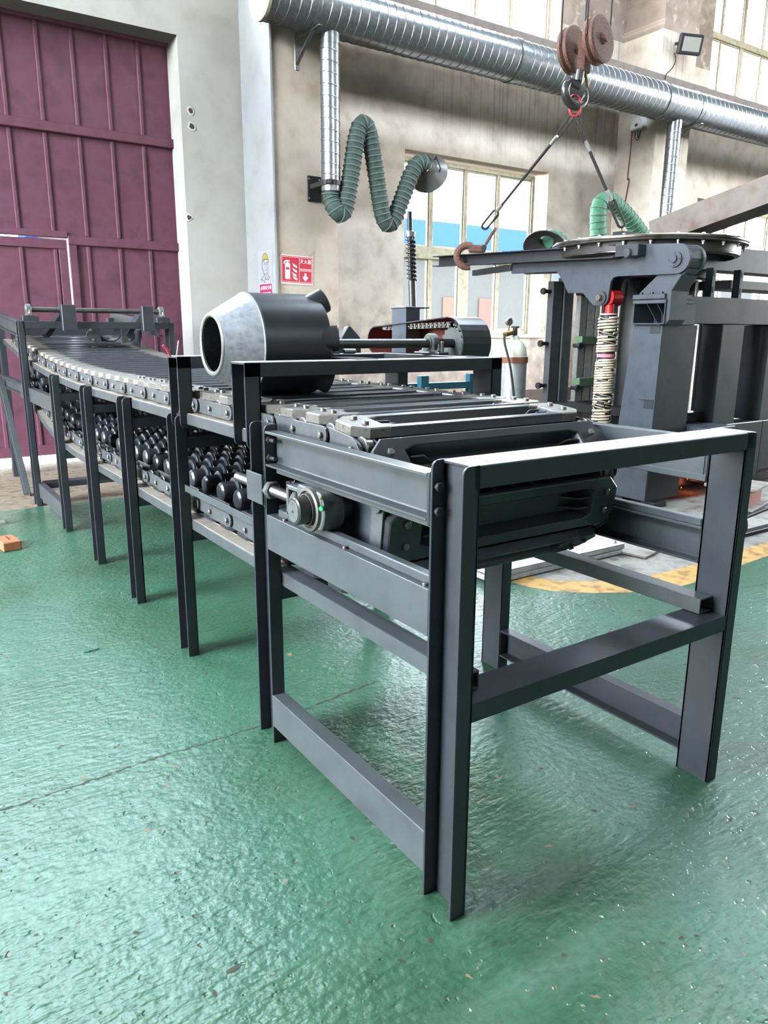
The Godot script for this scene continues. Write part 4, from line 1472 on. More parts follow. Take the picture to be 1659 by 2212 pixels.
func build_lever() -> void:
	var l := thing("tilting_lever", "long dark grey lever with a round pivot on the furnace stand's left side", "lever")
	var ZY := frame(ZF, YF)
	var p := PackedVector2Array()
	for k in 17: # round end at the pivot
		var a := -PI * 0.5 + (PI * 0.97) * k / 16.0
		p.append(Vector2(-2.69 + cos(a) * 0.118, 2.078 + sin(a) * 0.118))
	p.append_array(polyv([-3.37, 2.245, -4.62, 2.25, -4.62, 2.07, -3.995, 2.052, -3.93, 1.985, -3.84, 1.852, -3.66, 1.846, -3.56, 1.76, -3.52, 1.732]))
	for k in 9:
		var a := -PI * 0.55 + PI * 0.6 * k / 8.0
		p.append(Vector2(-3.436 + cos(a) * 0.078, 1.806 + sin(a) * 0.078))
	p.append_array(polyv([-3.352, 1.90, -3.345, 1.935, -3.32, 1.963, -3.28, 1.972]))
	var m := MB.new()
	m.x = ZY
	m.prism(p, -4.45, -4.42, 0.003)
	obj("side_plate", m, M.paint_mill, l)
	var m2 := MB.new()
	m2.x = ZY
	m2.prism(p, -4.64, -4.60, 0.003)
	obj("side_plate", m2, M.paint_mill, l)
	var rim := MB.new()
	for k in 8:
		var a0 := -PI * 0.5 + PI * k / 8.0
		var a1 := -PI * 0.5 + PI * (k + 1) / 8.0
		var n := Vector3(0, sin((a0 + a1) / 2), cos((a0 + a1) / 2))
		rim.quad(V3(4.45, 2.078 + sin(a0) * 0.113, -2.69 + cos(a0) * 0.113), V3(4.60, 2.078 + sin(a0) * 0.113, -2.69 + cos(a0) * 0.113), V3(4.60, 2.078 + sin(a1) * 0.113, -2.69 + cos(a1) * 0.113), V3(4.45, 2.078 + sin(a1) * 0.113, -2.69 + cos(a1) * 0.113), n)
	obj("end_strip", rim, M.paint, l)
	obj("cross_tube", BX(V3(4.64, 2.065, -3.30), V3(8.2, 2.292, -3.12), 0.008), M.paint_grey, l)
	# pivot boss
	var b := MB.new()
	b.cyl(V3(4.42, 2.074, -2.705), V3(4.405, 2.074, -2.705), 0.062, 32, 0.002)
	obj("pivot_plate", b, M.paint_mill, l)
	obj("pivot_pin", MB.new().cyl(V3(4.41, 2.078, -2.71), V3(4.39, 2.078, -2.71), 0.032, 24, 0.003), M.paint_mill, l)
	for k in 4:
		var a := TAU * k / 4
		obj("screw", MB.new().cyl(V3(4.41, 2.074 + sin(a) * 0.048, -2.705 + cos(a) * 0.048), V3(4.40, 2.074 + sin(a) * 0.048, -2.705 + cos(a) * 0.048), 0.007, 10, 0.001), M.paint_black, l)
	# top channel with its stub
	var c := MB.new()
	sect(c, chan(0.112, 0.10, 0.009), V3(4.40, 2.262, -5.78), V3(4.40, 2.172, -3.24), V3(-1, 0, 0), 0.001)
	obj("channel", c, M.paint, l)
	var c2 := MB.new()
	sect(c2, polyv([-0.05, -0.045, 0.05, -0.045, 0.05, 0.045, -0.05, 0.045]), V3(4.37, 2.172, -3.24), V3(4.37, 2.168, -3.0), XF, 0.004)
	obj("filler_piece", c2, M.paint, l)
	var c3 := MB.new()
	sect(c3, polyv([-0.03, -0.03, 0.03, -0.03, 0.03, 0.03, -0.03, 0.03]), V3(4.9, 2.16, -5.75), V3(4.42, 2.13, -4.6), YF, 0.002)
	obj("brace", c3, M.paint, l)
	obj("stub", MB.new().cyl(V3(4.42, 2.147, -3.085), V3(4.30, 2.147, -3.105), 0.04, 24, 0.004), M.paint_grey, l)
	# cylinder pin
	obj("pin_plate", MB.new().cyl(V3(4.42, 1.797, -3.437), V3(4.405, 1.797, -3.437), 0.058, 28, 0.002), M.dark_steel, l)
	obj("pin", MB.new().cyl(V3(4.41, 1.797, -3.44), V3(4.375, 1.797, -3.445), 0.028, 20, 0.004), M.bolt, l)

	# hydraulic cylinder, wrapped in straw rope
	var h := thing("hydraulic_ram", "upright hydraulic ram wrapped in black and straw coloured rope with a red rod end", "hydraulic ram", V3(4.525, 0, -3.40))
	obj("rod_end", MB.new().cyl(V3(-0.07, 1.80, 0), V3(0.07, 1.80, 0), 0.07, 28, 0.004), M.red, h)
	obj("rod", MB.new().cyl(V3(-0.03, 1.64, 0.0), V3(-0.03, 1.79, 0.0), 0.04, 20), M.red, h)
	obj("sleeve", MB.new().cyl(V3(-0.03, 0.25, 0.0), V3(-0.03, 1.65, 0.0), 0.078, 24), M.black, h)
	obj("top_gland", MB.new().cyl(V3(-0.03, 1.64, 0.0), V3(-0.03, 1.662, 0.0), 0.072, 24), mat(S(226, 170, 176), 0.8), h)
	obj("pink_wrap", MB.new().cyl(V3(-0.03, 1.275, 0.0), V3(-0.03, 1.305, 0.0), 0.083, 24), mat(S(214, 130, 142), 0.9), h)
	var r2 := RandomNumberGenerator.new()
	r2.seed = 12
	var y := 0.28
	var turns := 0
	while y < 1.635:
		turns += 1
		if y > 1.262 and y < 1.31:
			y += 0.02
			continue
		var dark := (sin(y * 9.0 + 0.6) > 0.35) or y > 1.45
		var gaps := 0
		var coil := MB.new()
		var parts := 5
		var a0 := r2.randf() * TAU
		for k in parts:
			var skip := r2.randf() < (0.42 if dark else 0.06)
			var pts := []
			var rad := []
			for s in 7:
				var t := a0 + TAU * (k + s / 6.0) / parts
				var lift := 0.0
				if skip:
					lift = lerpf(-0.012, 0.014, s / 6.0)
				pts.append(V3(-0.03 + cos(t) * 0.083, y + lift + 0.006 * sin(t), sin(t) * 0.083))
				rad.append(0.0035 if skip else 0.0125 * (0.85 + 0.15 * sin(PI * s / 6.0)) * r2.randf_range(0.9, 1.05))
			coil.tube(pts, rad, 6)
		obj("straw_rope", coil, M.straw, h)
		y += 0.0225 if not dark else 0.027

	# tall uprights of the coil frame
	var u := thing("coil_frame", "grey and aluminium uprights with green blocks and black studs left of the wrapped ram", "frame", V3(4.95, 0, -4.35))
	var m3 := MB.new()
	sect(m3, polyv([0, 0, 0.13, 0, 0.13, 0.012, 0.012, 0.012, 0.012, 0.10, 0, 0.10]), V3(-0.02, 0.2, 0.0), V3(-0.02, 2.04, 0.0), XF)
	obj("upright", m3, M.paint_grey, u)
	obj("upright", BX(V3(-0.17, 0.2, -0.10), V3(-0.03, 2.0, -0.02), 0.004), M.paint_grey, u)
	obj("upright", BX(V3(0.35, 0.2, 0.30), V3(0.51, 1.98, 0.5), 0.004), M.paint_mill, u)
	for x in [0.13, 0.25, 0.37]:
		obj("bar", BX(V3(x, 0.3, 0.02), V3(x + 0.115, 1.98, 0.08), 0.008), M.alu, u)
	for yy in [0.95, 1.38, 1.9]:
		obj("stud", MB.new().cyl(V3(-0.28, yy, -0.06), V3(-0.16, yy, -0.06), 0.02, 10), M.black, u)
		obj("knob", MB.new().cyl(V3(-0.29, yy, -0.06), V3(-0.26, yy, -0.06), 0.033, 12), M.black, u)
		obj("stud", MB.new().cyl(V3(0.05, yy - 0.02, 0.10), V3(0.05, yy - 0.02, 0.17), 0.022, 10), M.black, u)
		obj("knob", MB.new().cyl(V3(0.05, yy - 0.02, 0.17), V3(0.05, yy - 0.02, 0.20), 0.035, 12), M.black, u)
	for yy in [0.94, 1.37]:
		obj("insulator", BX(V3(0.10, yy, 0.06), V3(0.42, yy + 0.085, 0.16), 0.004), M.green_block, u)


# ---------------------------------------------------------------- crane hook and sling
func loop_link(a: Vector3, b: Vector3, w: float, side: Vector3) -> Array:
	# points of a long oval from a to b, half width w
	var ax := (b - a)
	var L := ax.length()
	ax = ax.normalized()
	var pts := []
	for k in 9:
		var t := PI * k / 8.0
		pts.append(a + ax * w + side * cos(t) * w - ax * sin(t) * w)
	for k in 9:
		var t := PI * k / 8.0
		pts.append(b - ax * w - side * cos(t) * w + ax * sin(t) * w)
	return pts


func build_hook() -> void:
	var h := thing("crane_hook_block", "rusty twin sheave crane hook block hanging on wire ropes above the furnace stand", "crane hook", V3(4.37, 3.90, -3.768))
	var ax := V3(0.18, 0.08, 0.98).normalized() # sheave axle, turned towards the camera's right
	for s in [-0.125, 0.125]:
		var m := MB.new()
		m.x = MB.along(ax * (s - 0.05), ax * (s - 0.05) + ax)
		m.lathe([[0.0, 0.0], [0.16, 0.0], [0.184, 0.006], [0.186, 0.014], [0.186, 0.034], [0.16, 0.05], [0.186, 0.066], [0.186, 0.086], [0.184, 0.094], [0.16, 0.1], [0.0, 0.1]], 40)
		var o := obj("sheave", m, M.rust, h)
		obj("hub", MB.new().cyl(ax * (s - 0.062), ax * (s + 0.062), 0.045, 16), M.rust, o)
	obj("axle", MB.new().cyl(ax * -0.2, ax * 0.2, 0.026, 16), M.rust, h)
	obj("axle_nut", MB.new().bolt(ax * 0.18, ax, 0.034, 0.03), M.rust, h)
	var yk := MB.new()
	yk.box(V3(-0.05, -0.22, -0.04), V3(0.05, 0.07, 0.04), 0.012)
	obj("yoke", yk, M.rust, h)
	# the hook itself: a thick J with a safety latch
	var pts := []
	var rad := []
	for k in 5:
		pts.append(V3(-0.04 - 0.02 * k / 4.0, -0.20 - 0.03 * k, 0.0))
		rad.append(0.038)
	for k in 17:
		var t := PI * 0.72 + (PI * 1.42) * k / 16.0
		pts.append(V3(-0.082 + 0.13 * cos(t), -0.385 + 0.10 * sin(t), 0.0))
		rad.append(0.03 + 0.014 * sin(PI * k / 16.0) - 0.010 * k / 16.0)
	var hk := MB.new()
	hk.tube(pts, rad, 12)
	obj("hook", hk, M.dark_steel, h)
	obj("latch", MB.new().cyl(V3(-0.02, -0.16, 0.02), V3(0.05, -0.325, 0.015), 0.012, 8), M.brass, h)
	for e in [[-0.125, -0.18], [-0.125, 0.185], [0.125, -0.18], [0.125, 0.185]]:
		var side := ax.cross(YF).normalized()
		var base: Vector3 = ax * e[0] + side * e[1]
		obj("wire_rope", MB.new().cyl(base, base + V3(0, 5.2, 0), 0.008, 8), M.rope, h)
	# sling: red master link, two wire legs
	var s := thing("wire_sling", "two legged wire rope sling with a red ring hanging from the crane hook", "sling", V3(4.287, 3.34, -3.768))
	obj("master_link", MB.new().tube(loop_link(V3(0.0, 0.155, 0), V3(0.005, -0.005, 0), 0.045, V3(0.85, 0, 0.5).normalized()), 0.0125, 10, true, true), M.red_link, s)
	var ends := [V3(4.35, 2.53, -5.0), V3(4.74, 2.42, -3.52)]
	for e in ends:
		var b: Vector3 = e - s.position
		var d := b.normalized()
		var sd := d.cross(V3(0.5, 0, -0.8)).normalized()
		var far := b.length()
		var f0 := d * 0.25
		obj("eye", MB.new().tube(loop_link(V3(0, 0.01, 0), f0, 0.018, sd), 0.0065, 6, true, true), M.rope, s)
		obj("ferrule", MB.new().cyl(d * 0.235, d * 0.33, 0.017, 12), M.alu, s)
		obj("wire_leg", MB.new().cyl(d * 0.33, d * (far - 0.35), 0.014, 8), M.rope, s)
		obj("ferrule", MB.new().cyl(d * (far - 0.36), d * (far - 0.26), 0.02, 12), M.alu, s)
		obj("eye", MB.new().tube(loop_link(d * (far - 0.27), d * (far - 0.01), 0.03, sd), 0.012, 6, true, true), M.rope, s)
	# plate clamp on the lever's end
	var c := thing("plate_clamp", "rusty plate clamp gripping the far end of the tilting lever", "clamp", V3(4.35, 2.21, -5.22))
	c.rotation.y = 0.9
	c.scale = Vector3.ONE * 1.15
	var arc := []
	for k in 13:
		var t := 0.35 * PI + 1.25 * PI * k / 12.0
		arc.append(V3(0, 0.06 + 0.095 * sin(t), -0.01 - 0.095 * -cos(t)))
	obj("jaw", MB.new().tube(arc, 0.034, 10), M.rust, c)
	obj("shank", MB.new().box(V3(-0.03, 0.09, 0.0), V3(0.03, 0.16, 0.16), 0.014), M.rust, c)
	obj("pin", MB.new().cyl(V3(-0.06, 0.13, 0.14), V3(0.06, 0.13, 0.14), 0.026, 14), M.dark_steel, c)
	obj("shackle", MB.new().tube(loop_link(V3(0, 0.12, 0.13), V3(0, 0.30, 0.24), 0.036, XF), 0.014, 8, true, true), M.rust, c)


# ---------------------------------------------------------------- duct and fume arms
func smooth_path(p: Array, per := 6) -> Array:
	var o := []
	for i in p.size() - 1:
		var a: Vector3 = p[maxi(i - 1, 0)]
		var d: Vector3 = p[mini(i + 2, p.size() - 1)]
		for k in per:
			o.append(p[i].cubic_interpolate(p[i + 1], a, d, k / float(per)))
	o.append(p[p.size() - 1])
	return o


func hose(parent: Node, path: Array, r: float, pitch: float, m: Material) -> void:
	# fabric hose with a raised wire every pitch, sagging slightly between
	var c := Curve3D.new()
	for q in smooth_path(path, 6):
		c.add_point(q)
	var L := c.get_baked_length()
	var n := int(L / pitch)
	var pts := []
	var rad := []
	for i in n * 4 + 1:
		pts.append(c.sample_baked(L * i / (n * 4.0)))
		rad.append([r, r * 0.965, r * 0.955, r * 0.965][i % 4])
	obj("hose", MB.new().tube(pts, rad, 20), m, parent)
	var w := MB.new()
	for i in range(1, n):
		var t := L * i / n
		var a := c.sample_baked(t)
		var d := (c.sample_baked(minf(t + 0.02, L)) - c.sample_baked(maxf(t - 0.02, 0))).normalized()
		var ring := []
		var u := d.cross(V3(0, 0, 1)).normalized()
		var v := d.cross(u)
		for k in 20:
			ring.append(a + (u * cos(TAU * k / 20) + v * sin(TAU * k / 20)) * r)
		w.tube(ring, 0.0085, 5, false, true)
	obj("hose_wire", w, M.hose_wire, parent)


func spiral_duct(called: String, parent: Node, a: Vector3, b: Vector3, r: float, pitch: float) -> void:
	var m := MB.new()
	m.x = MB.along(a, b)
	var L := (b - a).length()
	m.lathe([[r, 0.0], [r, L]], 48)
	obj(called, m, M.galv, parent)
	var s := MB.new()
	s.x = m.x
	var pts := []
	var n := int(L / pitch * 24)
	for i in n + 1:
		var t := TAU * i / 24.0
		pts.append(V3(cos(t) * r, pitch * i / 24.0, sin(t) * r))
	s.tube(pts, 0.007, 5)
	obj("spiral_seam", s, M.galv, parent)


func build_duct() -> void:
	var z := -6.68
	var y := 4.865
	var r := 0.245
	var d := thing("exhaust_duct", "large galvanised spiral duct running high along the beige wall with two drop pipes", "duct")
	spiral_duct("duct_run", d, V3(2.71, y, z), V3(16.9, y, z), r, 0.118)
	var cp := MB.new()
	cp.x = MB.along(V3(2.71, y, z), V3(0, y, z))
	cp.lathe([[0.0, 0.02], [0.25, 0.02], [0.258, 0.014], [0.258, -0.02], [0.245, -0.02]], 40)
	var cap := obj("end_cap", cp, M.cap, d)
	for k in 8:
		var a := TAU * k / 8
		obj("screw", MB.new().bolt(V3(2.69, y + sin(a) * 0.225, z + cos(a) * 0.225), V3(-1, 0, 0), 0.008, 0.004), M.bolt, cap)
	for x in [3.515, 9.60]:
		spiral_duct("drop_pipe", d, V3(x, y - 0.2, z), V3(x, 3.14, z), 0.105, 0.115)
		var co := MB.new()
		co.x = Transform3D(Basis(), V3(x, y - 0.28, z))
		co.lathe([[0.108, -0.05], [0.112, -0.05], [0.112, 0.06], [0.13, 0.09]], 28)
		obj("collar", co, M.galv, d)
	for x in [9.18, 6.2, 12.6]:
		var co := MB.new()
		co.x = MB.along(V3(x, y, z), V3(20, y, z))
		co.lathe([[r, -0.04], [r + 0.014, -0.04], [r + 0.014, 0.04], [r, 0.04]], 40)
		obj("joint_band", co, M.galv, d)
	for x in [3.27, 9.95]:
		var b := thing("duct_bracket", "grey angle bracket under the duct at its capped end" if x < 5 else "grey angle bracket under the duct beside the far drop pipe", "bracket", V3(x, y - r, -7.0))
		obj("wall_leg", BX(V3(-0.022, -0.30, 0.0), V3(0.022, 0.08, 0.012)), M.galv, b)
		obj("arm", BX(V3(-0.022, -0.012, 0.0), V3(0.022, 0.0, 0.56)), M.galv, b)
		var m := MB.new()
		sect(m, polyv([-0.02, -0.006, 0.02, -0.006, 0.02, 0.006, -0.02, 0.006]), V3(0, -0.24, 0.01), V3(0, -0.01, 0.40), XF)
		obj("strut", m, M.galv, b)
		var st := MB.new()
		st.x = MB.along(V3(0.0, r, 0.32), V3(1, r, 0.32))
		st.lathe([[r, -0.02], [r + 0.008, -0.02], [r + 0.008, 0.02], [r, 0.02]], 40)
		obj("strap", st, M.galv, b)

	# near fume arm
	var f := thing("fume_arm", "green grey fabric hose zigzagging from the near drop pipe to a round hood", "fume extractor", Vector3.ZERO)
	obj("wall_plate", BX(V3(3.38, 2.965, -7.0), V3(3.56, 3.245, -6.985)), M.black, f)
	for e in [[3.40, 3.21], [3.40, 3.0], [3.54, 3.21]]:
		obj("bolt", MB.new().bolt(V3(e[0], e[1], -6.985), ZF, 0.012, 0.008), M.bolt, f)
	obj("clamp_arm", BX(V3(3.41, 3.10, -6.99), V3(3.45, 3.15, -6.55), 0.004), M.hood_black, f)
	var cl := MB.new()
	cl.x = Transform3D(Basis(), V3(3.515, 3.10, -6.68))
	cl.lathe([[0.107, 0.0], [0.122, 0.0], [0.122, 0.05], [0.107, 0.05]], 28)
	obj("clamp_ring", cl, M.hood_black, f)
	var cu := MB.new()
	cu.x = Transform3D(Basis(), V3(3.515, 3.04, -6.68))
	cu.lathe([[0.104, 0.0], [0.106, 0.03], [0.106, 0.10]], 28)
	obj("cuff", cu, M.alu, f)
	var zp := -6.62
	var hp := []
	for e in [[3.515, 3.07], [3.515, 2.96], [3.54, 2.84], [3.60, 2.80], [3.66, 2.86], [3.70, 3.02], [3.755, 3.30], [3.81, 3.58], [3.86, 3.74], [3.92, 3.79], [3.98, 3.73], [4.03, 3.55], [4.09, 3.27], [4.15, 2.97], [4.20, 2.80], [4.27, 2.74], [4.35, 2.81], [4.44, 2.99], [4.53, 3.19], [4.61, 3.36], [4.68, 3.45], [4.76, 3.47], [4.82, 3.44]]:
		hp.append(V3(e[0], e[1], zp - 0.06 if hp.size() < 2 else zp))
	hose(f, hp, 0.098, 0.062, M.hose)
	hood(f, V3(4.80, 3.45, zp + 0.0), V3(0.72, -0.34, -0.55), 0.245, M.hood)
	# far fume arm
	var g := thing("fume_arm", "bright green fabric hose arched behind the round steel flange with a black hood", "fume extractor")
	var cu2 := MB.new()
	cu2.x = Transform3D(Basis(), V3(9.60, 3.04, z))
	cu2.lathe([[0.104, 0.0], [0.106, 0.03], [0.106, 0.14]], 28)
	obj("cuff", cu2, M.alu, g)
	hp = []
	for e in [[9.60, 3.07], [9.60, 2.8], [9.45, 2.62], [9.2, 2.72], [8.95, 2.93], [8.70, 3.10], [8.45, 3.24], [8.24, 3.33], [8.08, 3.365], [7.96, 3.31], [7.92, 3.17], [7.94, 2.98], [7.97, 2.75], [7.93, 2.50], [7.75, 2.38], [7.5, 2.45], [7.25, 2.66], [7.05, 2.76], [6.92, 2.74]]:
		hp.append(V3(e[0], e[1], z if hp.size() < 2 else -6.6))
	hose(g, hp, 0.118, 0.085, M.hose_light)
	hood(g, V3(6.92, 2.76, -6.6), V3(-0.55, -0.75, 0.35), 0.30, M.hood_black)


func hood(parent: Node, at: Vector3, dir: Vector3, r: float, m: Material) -> void:
	var h := MB.new()
	h.x = MB.along(at, at + dir)
	h.lathe([[0.098, -0.03], [0.10, 0.03], [0.13, 0.07], [r * 0.8, 0.13], [r, 0.17], [r, 0.185], [r * 0.97, 0.185], [r * 0.78, 0.14], [0.10, 0.06]], 36)
	var o := obj("hood", h, m, parent)
	var q := MB.new()
	q.x = h.x
	q.tube([V3(r * 0.55, 0.10, -0.09), V3(r * 0.66, 0.055, -0.085), V3(r * 0.66, 0.055, 0.085), V3(r * 0.55, 0.10, 0.09)], 0.010, 6)
	obj("handle", q, M.black, o)


# ---------------------------------------------------------------- prints
func pen(im: Image, pts: Array, w: float, col: Color, at: Vector2, sc: float) -> void:
	for i in range(0, pts.size() - 2, 2):
		var a := at + Vector2(pts[i], pts[i + 1]) * sc
		var b := at + Vector2(pts[i + 2], pts[i + 3]) * sc
		var lo := Vector2i((a.min(b) - Vector2(w, w)).floor())
		var hi := Vector2i((a.max(b) + Vector2(w, w)).ceil())
		for y in range(maxi(lo.y, 0), mini(hi.y + 1, im.get_height())):
			for x in range(maxi(lo.x, 0), mini(hi.x + 1, im.get_width())):
				var p := Geometry2D.get_closest_point_to_segment(Vector2(x, y), a, b)
				if p.distance_to(Vector2(x, y)) < w * 0.5:
					im.set_pixel(x, y, col)


func fill_poly(im: Image, pts: PackedVector2Array, col: Color) -> void:
	var lo := pts[0]
	var hi := pts[0]
	for p in pts:
		lo = lo.min(p)
		hi = hi.max(p)
	for y in range(maxi(int(lo.y), 0), mini(int(hi.y) + 1, im.get_height())):
		for x in range(maxi(int(lo.x), 0), mini(int(hi.x) + 1, im.get_width())):
			if Geometry2D.is_point_in_polygon(Vector2(x, y), pts):
				im.set_pixel(x, y, col)


func print_mat(im: Image) -> StandardMaterial3D:
	var m := StandardMaterial3D.new()
	m.albedo_texture = ImageTexture.create_from_image(im)
	m.roughness = 0.55
	return m


const GLYPH := {
	"mie": [[1, 1.2, 9, 1.2], [2.4, 3.6, 3.2, 5.4], [7.6, 3.6, 6.6, 5.4], [5, 1.2, 5, 5.2, 4, 7.2, 1.2, 9.6], [5, 5.2, 6.4, 7.6, 9, 9.6]],
	"huo": [[2, 3, 3, 5.4], [8.2, 3, 7, 5.4], [5, 0.8, 5, 5, 4, 7.2, 1.2, 9.6], [5, 5, 6.4, 7.6, 9, 9.6]],
	"qi": [[1.5, 0.8, 4.2, 0.8, 4.2, 3.2, 1.5, 3.2, 1.5, 0.8], [5.8, 0.8, 8.5, 0.8, 8.5, 3.2, 5.8, 3.2, 5.8, 0.8], [1, 5, 9, 5], [5, 3.6, 4.6, 5, 1, 7], [5.2, 5, 9, 7], [1.5, 6.9, 4.2, 6.9, 4.2, 9.4, 1.5, 9.4, 1.5, 6.9], [5.8, 6.9, 8.5, 6.9, 8.5, 9.4, 5.8, 9.4, 5.8, 6.9]],
	"bi": [[1.9, 4.6, 1.1, 7], [3.6, 3.6, 3.6, 8.6, 8, 8.6, 8.3, 7], [7.4, 1.2, 5.6, 5.6, 1.4, 9.6], [4.8, 1.6, 5.8, 3.4], [8.4, 4.4, 9.4, 6.4]],
	"xu": [[3, 0.8, 1, 2.8], [3.4, 3.4, 1, 5.8], [3.8, 6, 1, 9.6], [4.6, 1.4, 9.6, 1.4], [7, 1.4, 6.6, 2.8], [5.2, 2.9, 9, 2.9, 9, 7.2], [5.2, 2.9, 5.2, 7.2], [7, 4.2, 7, 6.6, 4.6, 9.6], [7.4, 7.4, 9.6, 9.6]],
	"dai": [[1, 2, 6, 2], [3.5, 0.6, 3.5, 3.4], [0.8, 3.5, 9.4, 3.5], [7, 0.8, 7.5, 6, 9.4, 9.5], [9, 5, 6.4, 9.4], [8.3, 1, 9.1, 2.3], [1.5, 4.6, 5.6, 4.6, 5.6, 6.6, 1.5, 6.6, 1.5, 4.6], [1.5, 5.6, 5.6, 5.6], [1, 7.5, 6.2, 7.5], [2.6, 6.8, 2.6, 8.4], [4.5, 6.8, 4.5, 8.4], [1, 8.4, 6.2, 8.4]],
	"an": [[5, 0.5, 5, 1.8], [1, 3.5, 1, 2, 9, 2, 9, 3.5], [4.5, 3, 3, 6.6, 7.5, 9.5], [7, 4.6, 6, 7, 2, 9.7], [1, 5.4, 9, 5.4]],
	"quan": [[5, 0.7, 1, 4.4], [5, 0.7, 9, 4.4], [2.5, 4.9, 7.5, 4.9], [2.5, 7, 7.5, 7], [1.2, 9.3, 8.8, 9.3], [5, 4.9, 5, 9.3]],
	"mao": [[2.5, 0.8, 2.5, 9.6], [1, 7, 1, 3, 4, 3, 4, 7], [5, 4, 5, 1, 9.3, 1, 9.3, 4], [5, 2.5, 9.3, 2.5], [5.6, 5, 8.9, 5, 8.9, 9.5, 5.6, 9.5, 5.6, 5], [5.6, 6.5, 8.9, 6.5], [5.6, 8, 8.9, 8]],
}


func lettering(parent: Node, text: String, at: Transform3D, height: float, width: float, col: Color, bold := false) -> void:
	var t := TextMesh.new()
	var f := SystemFont.new()
	f.font_names = PackedStringArray(["Droid Sans"])
	f.font_weight = 700 if bold else 400
	t.font = f
	t.text = text
	t.font_size = 64
	t.pixel_size = 0.001
	t.depth = 0.0006
	t.curve_step = 2.0
	var bb := t.get_aabb()
	var o := MeshInstance3D.new()
	o.name = numbered("lettering", parent)
	o.mesh = t
	o.material_override = mat(col, 0.5)
	o.transform = at * Transform3D(Basis.from_scale(Vector3(width / bb.size.x, height / bb.size.y, 1)), Vector3.ZERO)
	parent.add_child(o, true)


func sheet(called: String, w: float, h: float, m: Material, parent: Node, th := 0.002) -> MeshInstance3D:
	# print facing +z, bottom left at the origin
	var b := MB.new()
	b.box(V3(0, 0, -th), V3(w, h, 0), 0.0)
	b.maps(func(p: Vector3, _n: Vector3) -> Vector4: return Vector4(p.x / w, 1.0 - p.y / h, 0, 0))
	return obj(called, b, m, parent)


